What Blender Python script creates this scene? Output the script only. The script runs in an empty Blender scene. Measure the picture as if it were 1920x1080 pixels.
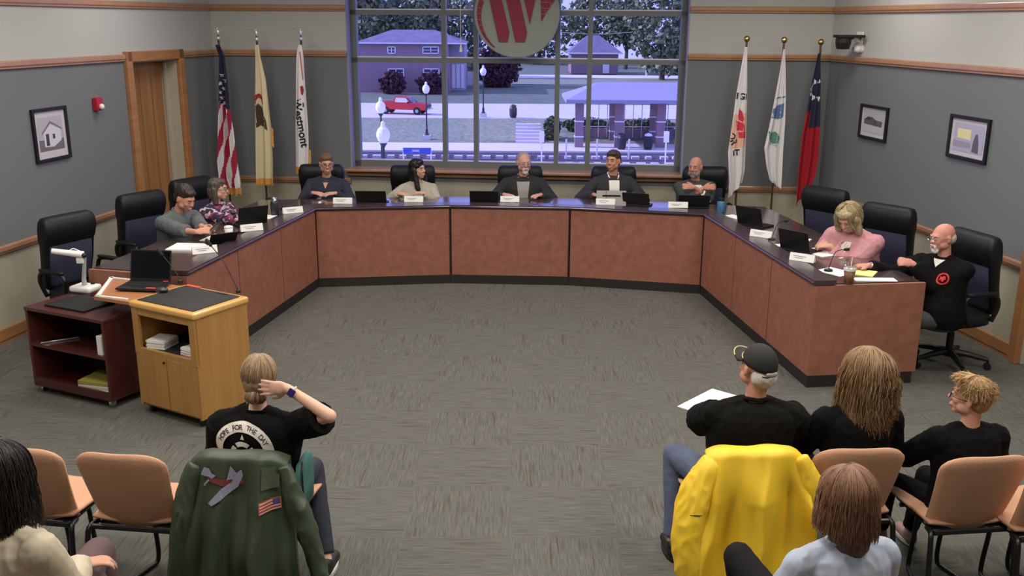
import bpy, bmesh, math, random
from math import sin, cos, tan, pi, radians, atan, sqrt
from mathutils import Vector, Matrix, noise
from mathutils.bvhtree import BVHTree

random.seed(7)
S = bpy.context.scene
COL = S.collection

# ------------------------------------------------------------------ camera
FPX, PITCH, ROLL, CH = 1800.0, atan(499 / 1800), radians(.33), 2.82
_f = Vector((0, cos(PITCH), -sin(PITCH)))
_r0 = Vector((1, 0, 0)); _u0 = _r0.cross(_f)
_r = _r0 * cos(ROLL) + _u0 * sin(ROLL)
_u = -_r0 * sin(ROLL) + _u0 * cos(ROLL)
cam_d = bpy.data.cameras.new('camera'); cam = bpy.data.objects.new('camera', cam_d); COL.objects.link(cam)
cam_d.sensor_width = 36; cam_d.lens = FPX / 1920 * 36; cam_d.clip_start = .05; cam_d.clip_end = 900
M3 = Matrix((_r, _u, -_f)).transposed().to_4x4()
cam.matrix_world = Matrix.Translation((0, 0, CH)) @ M3
S.camera = cam

def _ray(x, y): return _f + _r * ((x - 960) / FPX) - _u * ((y - 540) / FPX)
def Z(x, y, z):
    """point of the place at height z that the photo shows at pixel x, y"""
    d = _ray(x, y); return Vector((0, 0, CH)) + d * ((z - CH) / d.z)
def Y(x, y, yy):
    """same for a known distance into the room"""
    d = _ray(x, y); return Vector((0, 0, CH)) + d * (yy / d.y)
def onwall(x, y, p0, p1):
    d = _ray(x, y); n = Vector((-(p1[1] - p0[1]), p1[0] - p0[0]))
    return Vector((0, 0, CH)) + d * ((n.x * p0[0] + n.y * p0[1]) / (n.x * d.x + n.y * d.y))

# ------------------------------------------------------------------ colour management, world, sun
S.view_settings.view_transform = 'Standard'; S.view_settings.look = 'None'
S.view_settings.gamma = 1; S.view_settings.use_curve_mapping = False
S.view_settings.exposure = 0.04
w = bpy.data.worlds.new('sky'); S.world = w; w.use_nodes = True
bg = w.node_tree.nodes['Background']; bg.inputs[0].default_value = (.56, .68, 1.0, 1); bg.inputs[1].default_value = 2.0
sd = bpy.data.lights.new('sun', 'SUN'); sd.energy = 7.5; sd.angle = radians(1); sd.color = (1, .95, .88)
sun = bpy.data.objects.new('sun', sd); COL.objects.link(sun)
sun.rotation_euler = Vector((.86, -.10, -.50)).to_track_quat('-Z', 'Y').to_euler()
CEIL = 3.75
def ceiling_lamp(x, y, e, sx=1.2, sy=.6, z=CEIL - .03):
    ld = bpy.data.lights.new('ceiling_lamp', 'AREA'); ld.shape = 'RECTANGLE'; ld.size = sx; ld.size_y = sy
    ld.energy = e; ld.color = (1, .945, .87)
    o = bpy.data.objects.new('ceiling_lamp', ld); COL.objects.link(o); o.location = (x, y, z)
for lx in (-2.9, 0, 2.9):
    for ly, e in ((.6, 14), (3.4, 52), (5.4, 50), (7.6, 42), (9.9, 30)):
        ceiling_lamp(lx, ly, e)

# ------------------------------------------------------------------ materials
def srgb(c):
    return tuple(((v / 255) / 12.92 if v / 255 <= .04045 else ((v / 255 + .055) / 1.055) ** 2.4) for v in c) + (1,)
MC = {}
def mat(name, c, rough=.6, metal=0, var=0, vscale=8, bump=0, bscale=60, spec=.5, stretch=None, c2=None, coat=0, sheen=0, detail=4, island=0):
    """principled material; var: noise between c and c2"""
    if name in MC: return MC[name]
    m = bpy.data.materials.new(name); m.use_nodes = True; nt = m.node_tree; N = nt.nodes; Lk = nt.links
    b = N['Principled BSDF']; b.inputs['Base Color'].default_value = srgb(c); b.inputs['Roughness'].default_value = rough
    b.inputs['Metallic'].default_value = metal; b.inputs['Specular IOR Level'].default_value = spec
    if coat: b.inputs['Coat Weight'].default_value = coat; b.inputs['Coat Roughness'].default_value = .1
    if sheen: b.inputs['Sheen Weight'].default_value = sheen
    tc = N.new('ShaderNodeTexCoord'); mp = N.new('ShaderNodeMapping'); Lk.new(tc.outputs['Object'], mp.inputs[0])
    if stretch: mp.inputs['Scale'].default_value = stretch
    if var or island:
        mx = N.new('ShaderNodeMix'); mx.data_type = 'RGBA'
        mx.inputs[6].default_value = srgb(c)
        mx.inputs[7].default_value = srgb(c2 if c2 else tuple(v * .7 for v in c))
        if island:
            g = N.new('ShaderNodeNewGeometry'); Lk.new(g.outputs['Random Per Island'], mx.inputs[0])
        else:
            nz = N.new('ShaderNodeTexNoise'); nz.inputs['Scale'].default_value = vscale; nz.inputs['Detail'].default_value = detail
            Lk.new(mp.outputs[0], nz.inputs['Vector'])
            rp = N.new('ShaderNodeMapRange'); rp.inputs['From Min'].default_value = .5 - .25 / max(var, .01) ; rp.inputs['From Max'].default_value = .5 + .25 / max(var, .01)
            Lk.new(nz.outputs[0], rp.inputs['Value']); Lk.new(rp.outputs[0], mx.inputs[0])
        Lk.new(mx.outputs[2], b.inputs['Base Color'])
    if bump:
        nb = N.new('ShaderNodeTexNoise'); nb.inputs['Scale'].default_value = bscale; nb.inputs['Detail'].default_value = 3
        Lk.new(mp.outputs[0], nb.inputs['Vector'])
        bp = N.new('ShaderNodeBump'); bp.inputs['Strength'].default_value = bump; bp.inputs['Distance'].default_value = .01
        Lk.new(nb.outputs[0], bp.inputs['Height']); Lk.new(bp.outputs[0], b.inputs['Normal'])
    MC[name] = m; return m

def emis(name, c, s):
    m = bpy.data.materials.new(name); m.use_nodes = True; b = m.node_tree.nodes['Principled BSDF']
    b.inputs['Base Color'].default_value = (0, 0, 0, 1); b.inputs['Emission Color'].default_value = srgb(c); b.inputs['Emission Strength'].default_value = s
    return m

def glass_mat(name, c, gloss=.08):
    m = bpy.data.materials.new(name); m.use_nodes = True; nt = m.node_tree; N = nt.nodes; L = nt.links
    N.remove(N['Principled BSDF']); t = N.new('ShaderNodeBsdfTransparent'); t.inputs[0].default_value = c
    g = N.new('ShaderNodeBsdfGlossy'); g.inputs['Roughness'].default_value = .02
    mx = N.new('ShaderNodeMixShader'); mx.inputs[0].default_value = gloss
    L.new(t.outputs[0], mx.inputs[1]); L.new(g.outputs[0], mx.inputs[2]); L.new(mx.outputs[0], N['Material Output'].inputs[0])
    return m

def carpet_mat():
    m = bpy.data.materials.new('carpet_tiles'); m.use_nodes = True; nt = m.node_tree; N = nt.nodes; L = nt.links
    b = N['Principled BSDF']; b.inputs['Roughness'].default_value = .95; b.inputs['Specular IOR Level'].default_value = .1
    tc = N.new('ShaderNodeTexCoord')
    ck = N.new('ShaderNodeTexChecker'); ck.inputs['Scale'].default_value = 1 / .61; ck.inputs[1].default_value = (0, 0, 0, 1); ck.inputs[2].default_value = (1, 1, 1, 1)
    L.new(tc.outputs['Object'], ck.inputs['Vector'])
    def lines(sc, out=0):
        mp = N.new('ShaderNodeMapping'); mp.inputs['Scale'].default_value = sc; L.new(tc.outputs['Object'], mp.inputs[0])
        nz = N.new('ShaderNodeTexNoise'); nz.inputs['Scale'].default_value = 1; nz.inputs['Detail'].default_value = 2; L.new(mp.outputs[0], nz.inputs['Vector'])
        return nz.outputs[0]
    mx = N.new('ShaderNodeMix'); L.new(ck.outputs['Fac'], mx.inputs[0]); L.new(lines((7, 125, 1)), mx.inputs[2]); L.new(lines((125, 7, 1)), mx.inputs[3])
    cr = N.new('ShaderNodeValToRGB'); e = cr.color_ramp.elements
    e[0].position = .36; e[0].color = srgb((88, 87, 82)); e[1].position = .70; e[1].color = srgb((108, 106, 100))
    L.new(mx.outputs[0], cr.inputs[0])
    # sparse darker bronze dashes
    mx2 = N.new('ShaderNodeMix'); L.new(ck.outputs['Fac'], mx2.inputs[0]); L.new(lines((2.2, 52, 3)), mx2.inputs[2]); L.new(lines((52, 2.2, 3)), mx2.inputs[3])
    rg = N.new('ShaderNodeMapRange'); rg.inputs['From Min'].default_value = .58; rg.inputs['From Max'].default_value = .72; L.new(mx2.outputs[0], rg.inputs['Value'])
    mc = N.new('ShaderNodeMix'); mc.data_type = 'RGBA'; L.new(rg.outputs[0], mc.inputs[0]); L.new(cr.outputs[0], mc.inputs[6]); mc.inputs[7].default_value = srgb((80, 75, 66))
    L.new(mc.outputs[2], b.inputs['Base Color'])
    bp = N.new('ShaderNodeBump'); bp.inputs['Strength'].default_value = .4; bp.inputs['Distance'].default_value = .004
    L.new(mx.outputs[0], bp.inputs['Height']); L.new(bp.outputs[0], b.inputs['Normal'])
    return m

def floral_mat():
    m = bpy.data.materials.new('floral_blouse'); m.use_nodes = True; nt = m.node_tree; N = nt.nodes; L = nt.links
    b = N['Principled BSDF']; b.inputs['Roughness'].default_value = .8
    tc = N.new('ShaderNodeTexCoord'); v = N.new('ShaderNodeTexVoronoi'); v.inputs['Scale'].default_value = 26; L.new(tc.outputs['Object'], v.inputs['Vector'])
    sp = N.new('ShaderNodeSeparateColor'); L.new(v.outputs['Color'], sp.inputs[0])
    cr = N.new('ShaderNodeValToRGB'); cr.color_ramp.interpolation = 'CONSTANT'; e = cr.color_ramp.elements
    e[0].position = 0; e[0].color = srgb((44, 34, 60)); e[1].position = .34; e[1].color = srgb((190, 170, 190))
    for p, c in ((.5, (120, 50, 74)), (.64, (50, 44, 80)), (.8, (215, 190, 195)), (.9, (150, 80, 100))):
        x = e.new(p); x.color = srgb(c)
    L.new(sp.outputs[0], cr.inputs[0]); L.new(cr.outputs[0], b.inputs['Base Color'])
    return m

M = dict(
    wall_grey=mat('grey_wall_paint', (112, 115, 117), .85, bump=.06, bscale=90),
    wall_light=mat('light_wall_paint', (178, 178, 174), .85, bump=.06, bscale=90),
    wall_beige=mat('beige_wall_paint', (172, 166, 146), .85, bump=.06, bscale=90),
    oak=mat('oak_trim', (180, 128, 82), .35, var=.8, vscale=3, c2=(150, 100, 60), stretch=(1, 1, 7), coat=.3),
    oakh=mat('oak_rail', (176, 134, 102), .32, var=.7, vscale=6, c2=(158, 114, 82), coat=.3),
    door=mat('oak_door', (172, 122, 76), .4, var=.9, vscale=3.2, c2=(142, 96, 58), stretch=(5, 5, .35), coat=.3),
    podium=mat('light_oak_veneer', (178, 134, 74), .4, var=.8, vscale=3, c2=(162, 116, 60), stretch=(6, 6, .5), coat=.3),
    podium_edge=mat('pale_oak_edging', (216, 172, 100), .3, var=.5, vscale=5, c2=(204, 156, 84), coat=.4),
    mahog=mat('mahogany_laminate', (88, 42, 38), .35, var=.7, vscale=4, c2=(66, 28, 26), coat=.3),
    panel=mat('orange_brown_laminate', (158, 104, 84), .55, var=1.1, vscale=13, c2=(138, 86, 70), detail=6),
    kick=mat('black_kickplate', (34, 31, 30), .6),
    seam=mat('dark_seam', (40, 26, 26), .5),
    top=mat('dark_granite_worktop', (84, 68, 68), .16, var=.8, vscale=60, c2=(62, 48, 50), coat=.5),
    ledge=mat('dark_bullnose_edge', (78, 62, 68), .28, var=.8, vscale=60, c2=(58, 44, 50), coat=.2),
    alu=mat('grey_window_frame', (108, 112, 112), .5, metal=.1),
    jamb=mat('jamb_paint', (140, 138, 160), .7),
    black=mat('black_plastic', (20, 20, 21), .45),
    blackm=mat('black_matte', (22, 22, 23), .8),
    leather=mat('black_leather', (24, 24, 27), .48, bump=.25, bscale=18, spec=.3),
    navyfab=mat('navy_fabric', (42, 42, 66), .85, bump=.3, bscale=140),
    white=mat('white_plastic', (232, 230, 226), .4),
    paper=mat('white_paper', (244, 242, 236), .8),
    yellowpaper=mat('yellow_paper', (238, 236, 150), .8),
    steel=mat('steel', (190, 190, 192), .25, metal=1),
    chrome=mat('chrome', (215, 215, 215), .15, metal=1),
    brass=mat('brass', (196, 164, 96), .22, metal=1),
    gold=mat('gold_fringe', (205, 150, 72), .7, bump=.5, bscale=120),
    tube=mat('black_tube', (22, 22, 24), .35),
    orange=mat('orange_fabric', (208, 160, 128), .85, bump=.3, bscale=220, var=.3, vscale=3, c2=(200, 150, 118)),
    red=mat('red_plastic', (176, 26, 50), .4),
    screen=mat('dark_screen', (12, 12, 16), .12),
    carpet=carpet_mat(), floral=floral_mat(),
    glass=glass_mat('tinted_window_glass', (.70, .67, .96, 1), .04),
    clear=glass_mat('clear_plastic', (.9, .88, .85, 1), .12),
)

# ------------------------------------------------------------------ mesh helpers
def obj(name, bm, m, parent=None, smooth=False, loc=None):
    me = bpy.data.meshes.new(name)
    if isinstance(bm, tuple): me.from_pydata(*bm)
    else:
        bmesh.ops.recalc_face_normals(bm, faces=bm.faces); bm.to_mesh(me); bm.free()
    o = bpy.data.objects.new(name, me); COL.objects.link(o)
    for x in (m if isinstance(m, (list, tuple)) else [m]): me.materials.append(x)
    if smooth:
        for p in me.polygons: p.use_smooth = True
    if parent is not None: o.parent = parent
    if loc is not None: o.location = loc
    return o
def tag(o, label=None, cat=None, group=None, kind=None):
    if label: o['label'] = label
    if cat: o['category'] = cat
    if group: o['group'] = group
    if kind: o['kind'] = kind
    return o
def thing(name, label, cat, loc=(0, 0, 0), rz=0, group=None):
    o = bpy.data.objects.new(name, None); COL.objects.link(o); o.location = loc; o.rotation_euler = (0, 0, rz)
    o.empty_display_size = .1
    return tag(o, label, cat, group)
def struct(name, bm, m, **k): return tag(obj(name, bm, m, **k), kind='structure')
def B(): return bmesh.new()
def _xf(bm, vs, mtx): bmesh.ops.transform(bm, matrix=mtx, verts=vs)
def RZ(a): return Matrix.Rotation(a, 4, 'Z')
def RX(a): return Matrix.Rotation(a, 4, 'X')
def RY(a): return Matrix.Rotation(a, 4, 'Y')
def T(*a): return Matrix.Translation(a if len(a) == 3 else a[0])
def box(bm, c, s, rot=None, bev=0, seg=2, mi=0):
    g = bmesh.ops.create_cube(bm, size=1); vs = g['verts']
    bmesh.ops.scale(bm, vec=s, verts=vs)
    fs = list({f for v in vs for f in v.link_faces})
    for f in fs: f.material_index = mi
    if bev:
        es = list({e for v in vs for e in v.link_edges})
        r = bmesh.ops.bevel(bm, geom=es, offset=bev, segments=seg, affect='EDGES', profile=.5)
        vs = list({v for f in r['faces'] for v in f.verts} | {v for v in vs if v.is_valid})
    mtx = T(Vector(c)) @ (rot if rot else Matrix())
    _xf(bm, vs, mtx); return bm
def prism(bm, pts, z0, z1, mi=0, bev=0):
    a = [bm.verts.new((p[0], p[1], z0)) for p in pts]; b = [bm.verts.new((p[0], p[1], z1)) for p in pts]
    n = len(pts); fs = [bm.faces.new(a[::-1]), bm.faces.new(b)]
    for i in range(n): fs.append(bm.faces.new((a[i], a[(i + 1) % n], b[(i + 1) % n], b[i])))
    for f in fs: f.material_index = mi
    if bev: bmesh.ops.bevel(bm, geom=list({e for f in fs for e in f.edges}), offset=bev, segments=3, affect='EDGES', profile=.5)
    return bm
def tube(bm, pts, r, seg=8, mi=0, flat=1):
    pts = [Vector(p) for p in pts]; n = len(pts); rs = r if isinstance(r, (list, tuple)) else [r] * n
    rings = []; up = None
    for i, p in enumerate(pts):
        d = (pts[min(i + 1, n - 1)] - pts[max(i - 1, 0)]).normalized()
        if up is None: up = d.orthogonal().normalized()
        up = (up - d * up.dot(d));  up = up.normalized() if up.length > 1e-6 else d.orthogonal().normalized()
        s = d.cross(up)
        rings.append([bm.verts.new(p + (up * cos(2 * pi * k / seg) * flat + s * sin(2 * pi * k / seg)) * rs[i]) for k in range(seg)])
    for i in range(n - 1):
        for k in range(seg):
            f = bm.faces.new((rings[i][k], rings[i][(k + 1) % seg], rings[i + 1][(k + 1) % seg], rings[i + 1][k])); f.material_index = mi
    bm.faces.new(rings[0][::-1]).material_index = mi; bm.faces.new(rings[-1]).material_index = mi
    return bm
def arc(pts, k=6):
    """round polyline through points (Catmull-Rom)"""
    P = [Vector(p) for p in pts]; P = [P[0]] + P + [P[-1]]; out = []
    for i in range(1, len(P) - 2):
        for j in range(k):
            t = j / k; a, b, c, d = P[i - 1], P[i], P[i + 1], P[i + 2]
            out.append(.5 * ((2 * b) + (-a + c) * t + (2 * a - 5 * b + 4 * c - d) * t * t + (-a + 3 * b - 3 * c + d) * t ** 3))
    return out + [P[-2]]
def lathe(bm, prof, c=(0, 0, 0), seg=20, mi=0, rot=None):
    rings = []; vs = []
    for r, z in prof:
        q = [bm.verts.new((max(r, 1e-4) * cos(2 * pi * k / seg), max(r, 1e-4) * sin(2 * pi * k / seg), z)) for k in range(seg)]
        rings.append(q); vs += q
    for i in range(len(rings) - 1):
        for k in range(seg): bm.faces.new((rings[i][k], rings[i][(k + 1) % seg], rings[i + 1][(k + 1) % seg], rings[i + 1][k])).material_index = mi
    bm.faces.new(rings[0][::-1]).material_index = mi; bm.faces.new(rings[-1]).material_index = mi
    _xf(bm, vs, T(Vector(c)) @ (rot if rot else Matrix())); return bm
def ell(bm, c, r, rot=None, seg=16, mi=0):
    g = bmesh.ops.create_uvsphere(bm, u_segments=seg, v_segments=max(6, seg // 2 + 2), radius=1); vs = g['verts']
    for f in {f for v in vs for f in v.link_faces}: f.material_index = mi
    r = (r, r, r) if not isinstance(r, (tuple, list)) else r
    _xf(bm, vs, T(Vector(c)) @ (rot if rot else Matrix()) @ Matrix.Diagonal((*r, 1))); return bm
def loft(bm, rings, seg=20, mi=0, mtx=None, pw=1.0):
    """rings: (z, rx, ry, xc, yc)"""
    R = []; vs = []
    def se(v): return math.copysign(abs(v) ** pw, v)
    for z, rx, ry, xc, yc in rings:
        q = [bm.verts.new((xc + rx * se(cos(2 * pi * k / seg)), yc + ry * se(sin(2 * pi * k / seg)), z)) for k in range(seg)]
        R.append(q); vs += q
    for i in range(len(R) - 1):
        for k in range(seg): bm.faces.new((R[i][k], R[i][(k + 1) % seg], R[i + 1][(k + 1) % seg], R[i + 1][k])).material_index = mi
    bm.faces.new(R[0][::-1]); bm.faces.new(R[-1])
    if mtx: _xf(bm, vs, mtx)
    return bm
def capsule(bm, a, b, ra, rb, seg=12, flat=1.0):
    """tapered limb with round ends"""
    a, b = Vector(a), Vector(b); d = b - a; L = d.length
    if L < 1e-5: return ell(bm, a, ra)
    d.normalize(); pts = []; rs = []
    for t in (-1, -.92, -.7, -.38): pts.append(a + d * ra * t); rs.append(ra * sqrt(max(1e-4, 1 - t * t)))
    for t in (0, .33, .66, 1): pts.append(a + d * L * t); rs.append(ra + (rb - ra) * t)
    for t in (.38, .7, .92, 1): pts.append(b + d * rb * t); rs.append(rb * sqrt(max(1e-4, 1 - t * t)))
    return tube(bm, pts, rs, seg, flat=flat)
def copy_tree(o, parent=None):
    c = o.copy(); COL.objects.link(c)
    if parent: c.parent = parent
    for ch in [x for x in CH_OF.get(o.name, [])]:
        copy_tree(ch, c)
    if o.name in CH_OF: CH_OF[c.name] = [x for x in COL.objects if x.parent == c]
    return c
CH_OF = {}
def reg(o):
    """remember a thing's parts so that copies take them along"""
    ks = [x for x in COL.objects if x.parent == o]; CH_OF[o.name] = ks
    for k in ks: reg(k)
def remeshed(name, bm, vox, smooth_it=3, fac=.5):
    """union of overlapping closed pieces as one continuous surface"""
    me = bpy.data.meshes.new('t'); bmesh.ops.recalc_face_normals(bm, faces=bm.faces); bm.to_mesh(me); bm.free()
    o = bpy.data.objects.new('t', me); COL.objects.link(o)
    r = o.modifiers.new('r', 'REMESH'); r.mode = 'VOXEL'; r.voxel_size = vox
    if smooth_it:
        s = o.modifiers.new('s', 'SMOOTH'); s.factor = fac; s.iterations = smooth_it
    dg = bpy.context.evaluated_depsgraph_get()
    out = bpy.data.meshes.new_from_object(o.evaluated_get(dg)); out.name = name
    bpy.data.objects.remove(o); bpy.data.meshes.remove(me)
    for p in out.polygons: p.use_smooth = True
    return out
def mobj(name, me, m, parent):
    o = bpy.data.objects.new(name, me); COL.objects.link(o); me.materials.clear(); me.materials.append(m); o.parent = parent; return o
def bvh_of(me): return BVHTree.FromPolygons([v.co.copy() for v in me.vertices], [tuple(p.vertices) for p in me.polygons])
def wrinkle(me, amp, sc=(9, 9, 5), seed=0):
    ns = [v.normal.copy() for v in me.vertices]
    for v, n in zip(me.vertices, ns):
        p = Vector((v.co.x * sc[0] + seed, v.co.y * sc[1], v.co.z * sc[2]))
        v.co += n * amp * (noise.noise(p) * 1.2 + .5 * (1 - abs(noise.noise(p * 2.3)) * 3))
def text_mesh(txt, size, align='CENTER', bold=0):
    c = bpy.data.curves.new('t', 'FONT'); c.body = txt; c.size = size; c.align_x = align; c.offset = bold; c.resolution_u = 3
    o = bpy.data.objects.new('t', c); COL.objects.link(o)
    dg = bpy.context.evaluated_depsgraph_get(); me = bpy.data.meshes.new_from_object(o.evaluated_get(dg))
    vs = [v.co.copy() for v in me.vertices]; fs = [tuple(p.vertices) for p in me.polygons]
    bpy.data.objects.remove(o); bpy.data.curves.remove(c); bpy.data.meshes.remove(me); return vs, fs
def flatpoly(*polys):
    vs = []; fs = []
    for p in polys:
        n = len(vs); vs += [Vector((q[0], q[1], 0)) for q in p]; fs.append(tuple(range(n, n + len(p))))
    return vs, fs
def ringpoly(r0, r1, a0=0, a1=2 * pi, n=36, cx=0, cy=0):
    vs = []; fs = []
    for i in range(n + 1):
        a = a0 + (a1 - a0) * i / n
        vs += [Vector((cx + r0 * cos(a), cy + r0 * sin(a), 0)), Vector((cx + r1 * cos(a), cy + r1 * sin(a), 0))]
    for i in range(n): fs.append((2 * i, 2 * i + 1, 2 * i + 3, 2 * i + 2))
    return vs, fs
def subdivided(vf, cut):
    bm = bmesh.new(); V = [bm.verts.new(v) for v in vf[0]]
    for f in vf[1]:
        try: bm.faces.new([V[i] for i in f])
        except ValueError: pass
    for _ in range(8):
        es = [e for e in bm.edges if e.calc_length() > cut]
        if not es: break
        bmesh.ops.subdivide_edges(bm, edges=es, cuts=1)
        bmesh.ops.triangulate(bm, faces=[f for f in bm.faces if len(f.verts) > 4])
    bm.verts.index_update()
    out = ([v.co.copy() for v in bm.verts], [tuple(v.index for v in f.verts) for f in bm.faces]); bm.free(); return out
def decal(name, vf, mtx, bvh, m, parent, off=.003, cut=.02, depth=.6):
    """lay a flat shape on a surface: shape xy plane -> mtx, shot along its -z"""
    vs, fs = subdivided(vf, cut); d = -(mtx.to_3x3() @ Vector((0, 0, 1))).normalized(); out = []; ok = []
    for v in vs:
        p = mtx @ v; h = bvh.ray_cast(p, d, depth)
        if h[0] is None: out.append(p); ok.append(False)
        else: out.append(h[0] - d * off); ok.append(True)
    fs = [f for f in fs if all(ok[i] for i in f)]
    if not fs: return None
    o = obj(name, (out, [], fs), m, parent); return o
# ------------------------------------------------------------------ room shell
def V2(v): return Vector((v[0], v[1]))
dL = _ray(1307, 44); dL = V2(dL).normalized(); dR = V2(_ray(679, 40)).normalized()
LP = V2(Z(0, 647, 0)); RP = V2(Z(1894, 673, 0))
CL = LP + dL * ((12.48 - LP.y) / dL.y); CR = RP + dR * ((11.78 - RP.y) / dR.y)      # back corners
LB = LP - dL * ((LP.y + 5) / dL.y)                                                   # rear left
HR, CRW, RAIL = 2.465, 3.01, .872
ZONES = [(0, HR - .03 - HR + .84, 2), (.84, HR - .03, 0), (HR - .03, CEIL, 1)]
wm = [M['wall_grey'], M['wall_light'], M['wall_beige']]
def frame2(p0, p1):
    """local frame of a wall: x along it, y out of the room"""
    d = (p1 - p0).normalized(); n = Vector((-d.y, d.x))
    return Matrix(((d.x, n.x, 0, p0.x), (d.y, n.y, 0, p0.y), (0, 0, 1, 0), (0, 0, 0, 1)))
def wallmesh(p0, p1, holes=(), th=.3, a=0, b=0):
    """holes: (u0,u1,z0,z1); p0->p1 with the room on the right-hand side"""
    m = frame2(p0, p1); Lw = (p1 - p0).length; us = sorted({-a, Lw + b} | {h[0] for h in holes} | {h[1] for h in holes}); bm = B()
    zs = sorted({0, .84, HR - .03, CEIL} | {h[2] for h in holes} | {h[3] for h in holes})
    for i in range(len(us) - 1):
        for j in range(len(zs) - 1):
            u0, u1, z0, z1 = us[i], us[i + 1], zs[j], zs[j + 1]; um, zm = (u0 + u1) / 2, (z0 + z1) / 2
            if any(h[0] < um < h[1] and h[2] < zm < h[3] for h in holes): continue
            mi = 2 if zm < .84 else 0 if zm < HR - .03 else 1
            box(bm, ((u0 + u1) / 2, th / 2, zm), (u1 - u0, th, z1 - z0), mi=mi)
    bmesh.ops.transform(bm, matrix=m, verts=bm.verts); return bm
def rail(name, p0, p1, z, h=.055, d=.04, mtl='oakh', a=0, b=0, u0=None, u1=None):
    m = frame2(p0, p1); Lw = (p1 - p0).length; u0 = -a if u0 is None else u0; u1 = Lw + b if u1 is None else u1
    bm = B(); box(bm, ((u0 + u1) / 2, -d / 2, z - h / 2), (u1 - u0, d, h), bev=.012)
    box(bm, ((u0 + u1) / 2, -d * .35, z - h * 1.15), (u1 - u0, d * .7, h * .4), bev=.006)
    bmesh.ops.transform(bm, matrix=m, verts=bm.verts); return struct(name, bm, M[mtl])
mW = frame2(CL, CR); LW = (CR - CL).length; iW = mW.inverted()
def onback(x, y, off=0):
    """(u, z) on the back wall moved outward by off"""
    n = Vector((mW[0][1], mW[1][1])); p = onwall(x, y, CL + n * off, CR + n * off); q = iW @ p; return q.x, q.z
uwl, _ = onback(652, 150); uwr, _ = onback(1288, 150); sill = onback(960, 321)[1]; WTOP = 3.5
print('window', uwl, uwr, sill)
struct('floor', prism(B(), [(-8, -5.2), (8, -5.2), (8, 13), (-8, 13)], -.2, 0), M['carpet'])
struct('ceiling', prism(B(), [(-8, -5.2), (8, -5.2), (8, 13), (-8, 13)], CEIL, CEIL + .2), mat('ceiling_white', (215, 212, 205), .9))
struct('wall_back', wallmesh(CL, CR, [(uwl, uwr, sill, WTOP)], th=.32, a=.3, b=.3), wm)
# left wall with its recessed door
mL = frame2(LB, CL); iL = mL.inverted(); LL = (CL - LB).length
def onleft(x, y): q = iL @ onwall(x, y, LB, CL); return q.x, q.z
d0, _ = onleft(250, 200); d1, _ = onleft(334, 160); _, dz = onleft(290, 113)
print('door', d0, d1, dz)
struct('wall_left', wallmesh(LB, CL, [(d0, d1, 0, dz)], th=.3, b=.0), wm)
RB0 = RP - dR * .12; RT = RB0 + Vector((.55, -.02)); RE_ = RT - dR * ((RT.y + 5) / dR.y)
struct('wall_right', wallmesh(CR, RB0, th=.3), wm)
struct('wall_right_return', wallmesh(RB0, RT, th=.15), [M['wall_beige']] * 3)
struct('wall_right_front', wallmesh(RT, RE_, th=.3), wm)
struct('wall_rear', wallmesh(Vector((8, -5)), Vector((-8, -5)), th=.2), wm)
mR = frame2(CR, RB0); iR = mR.inverted(); LR = (RB0 - CR).length
def onright(x, y): q = iR @ onwall(x, y, CR, RB0); return q.x, q.z
# rails
rail('trim_1', LB, CL, RAIL, u1=d0 - .11); rail('trim_2', LB, CL, RAIL, u0=d1 + .11)
rail('trim_3', CL, CR, RAIL, u1=uwl); rail('trim_4', CL, CR, RAIL, u0=uwr)
rail('trim_5', CR, RB0, RAIL)
rail('trim_6', LB, CL, HR, u1=d0 - .11); rail('trim_7', LB, CL, HR, u0=d1 + .11)
rail('trim_8', CL, CR, HR, u1=uwl); rail('trim_9', CL, CR, HR, u0=uwr); rail('trim_10', CR, RB0, HR)
rail('trim_11', LB, CL, CRW); rail('trim_12', CL, CR, CRW, u1=uwl); rail('trim_13', CL, CR, CRW, u0=uwr); rail('trim_14', CR, RB0, CRW)
rail('baseboard_left', LB, CL, .14, h=.115, d=.025, mtl='oak', u1=d0 - .11); rail('baseboard_right', CR, RB0, .14, h=.115, d=.025, mtl='oak')
rail('baseboard_back', CL, CR, .14, h=.115, d=.025, mtl='oak')
bm = B(); box(bm, (LR - .04, -.03, HR / 2), (.1, .06, HR), bev=.008); bmesh.ops.transform(bm, matrix=mR, verts=bm.verts)
struct('trim_15', bm, M['oak'])
# door
bm = B(); cs = .11
for u in (d0 - cs / 2, d1 + cs / 2): box(bm, (u, -.025, (dz + cs) / 2), (cs, .05, dz + cs), bev=.008)
box(bm, ((d0 + d1) / 2, -.025, dz + cs / 2), (d1 - d0 + 2 * cs, .05, cs), bev=.008)
bmesh.ops.transform(bm, matrix=mL, verts=bm.verts)
dr = struct('door_1', bm, M['oak'])
bm = B(); dd = .2
box(bm, ((d0 + d1) / 2, dd + .025, dz / 2), (d1 - d0, .05, dz - .01))
bmesh.ops.transform(bm, matrix=mL, verts=bm.verts); obj('door_leaf', bm, M['door'], dr)
bm = B()
for i in range(1, 4): box(bm, (d0 + (d1 - d0) * i / 4, dd - .001, dz / 2 - .05), (.006, .004, dz - .3))
bmesh.ops.transform(bm, matrix=mL, verts=bm.verts); obj('door_groove', bm, mat('door_shadow_line', (128, 84, 48), .6), dr)
bm = B()
box(bm, (d1 - .006, .1, dz / 2), (.012, .2, dz)); box(bm, (d0 + .006, .1, dz / 2), (.012, .2, dz)); box(bm, ((d0 + d1) / 2, .1, dz - .006), (d1 - d0, .2, .012))
box(bm, (d1 - .022, .14, dz / 2), (.03, .03, dz)); box(bm, (d0 + .022, .14, dz / 2), (.03, .03, dz))
bmesh.ops.transform(bm, matrix=mL, verts=bm.verts); obj('door_jamb', bm, mat('jamb_cream', (176, 168, 150), .6), dr)
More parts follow.
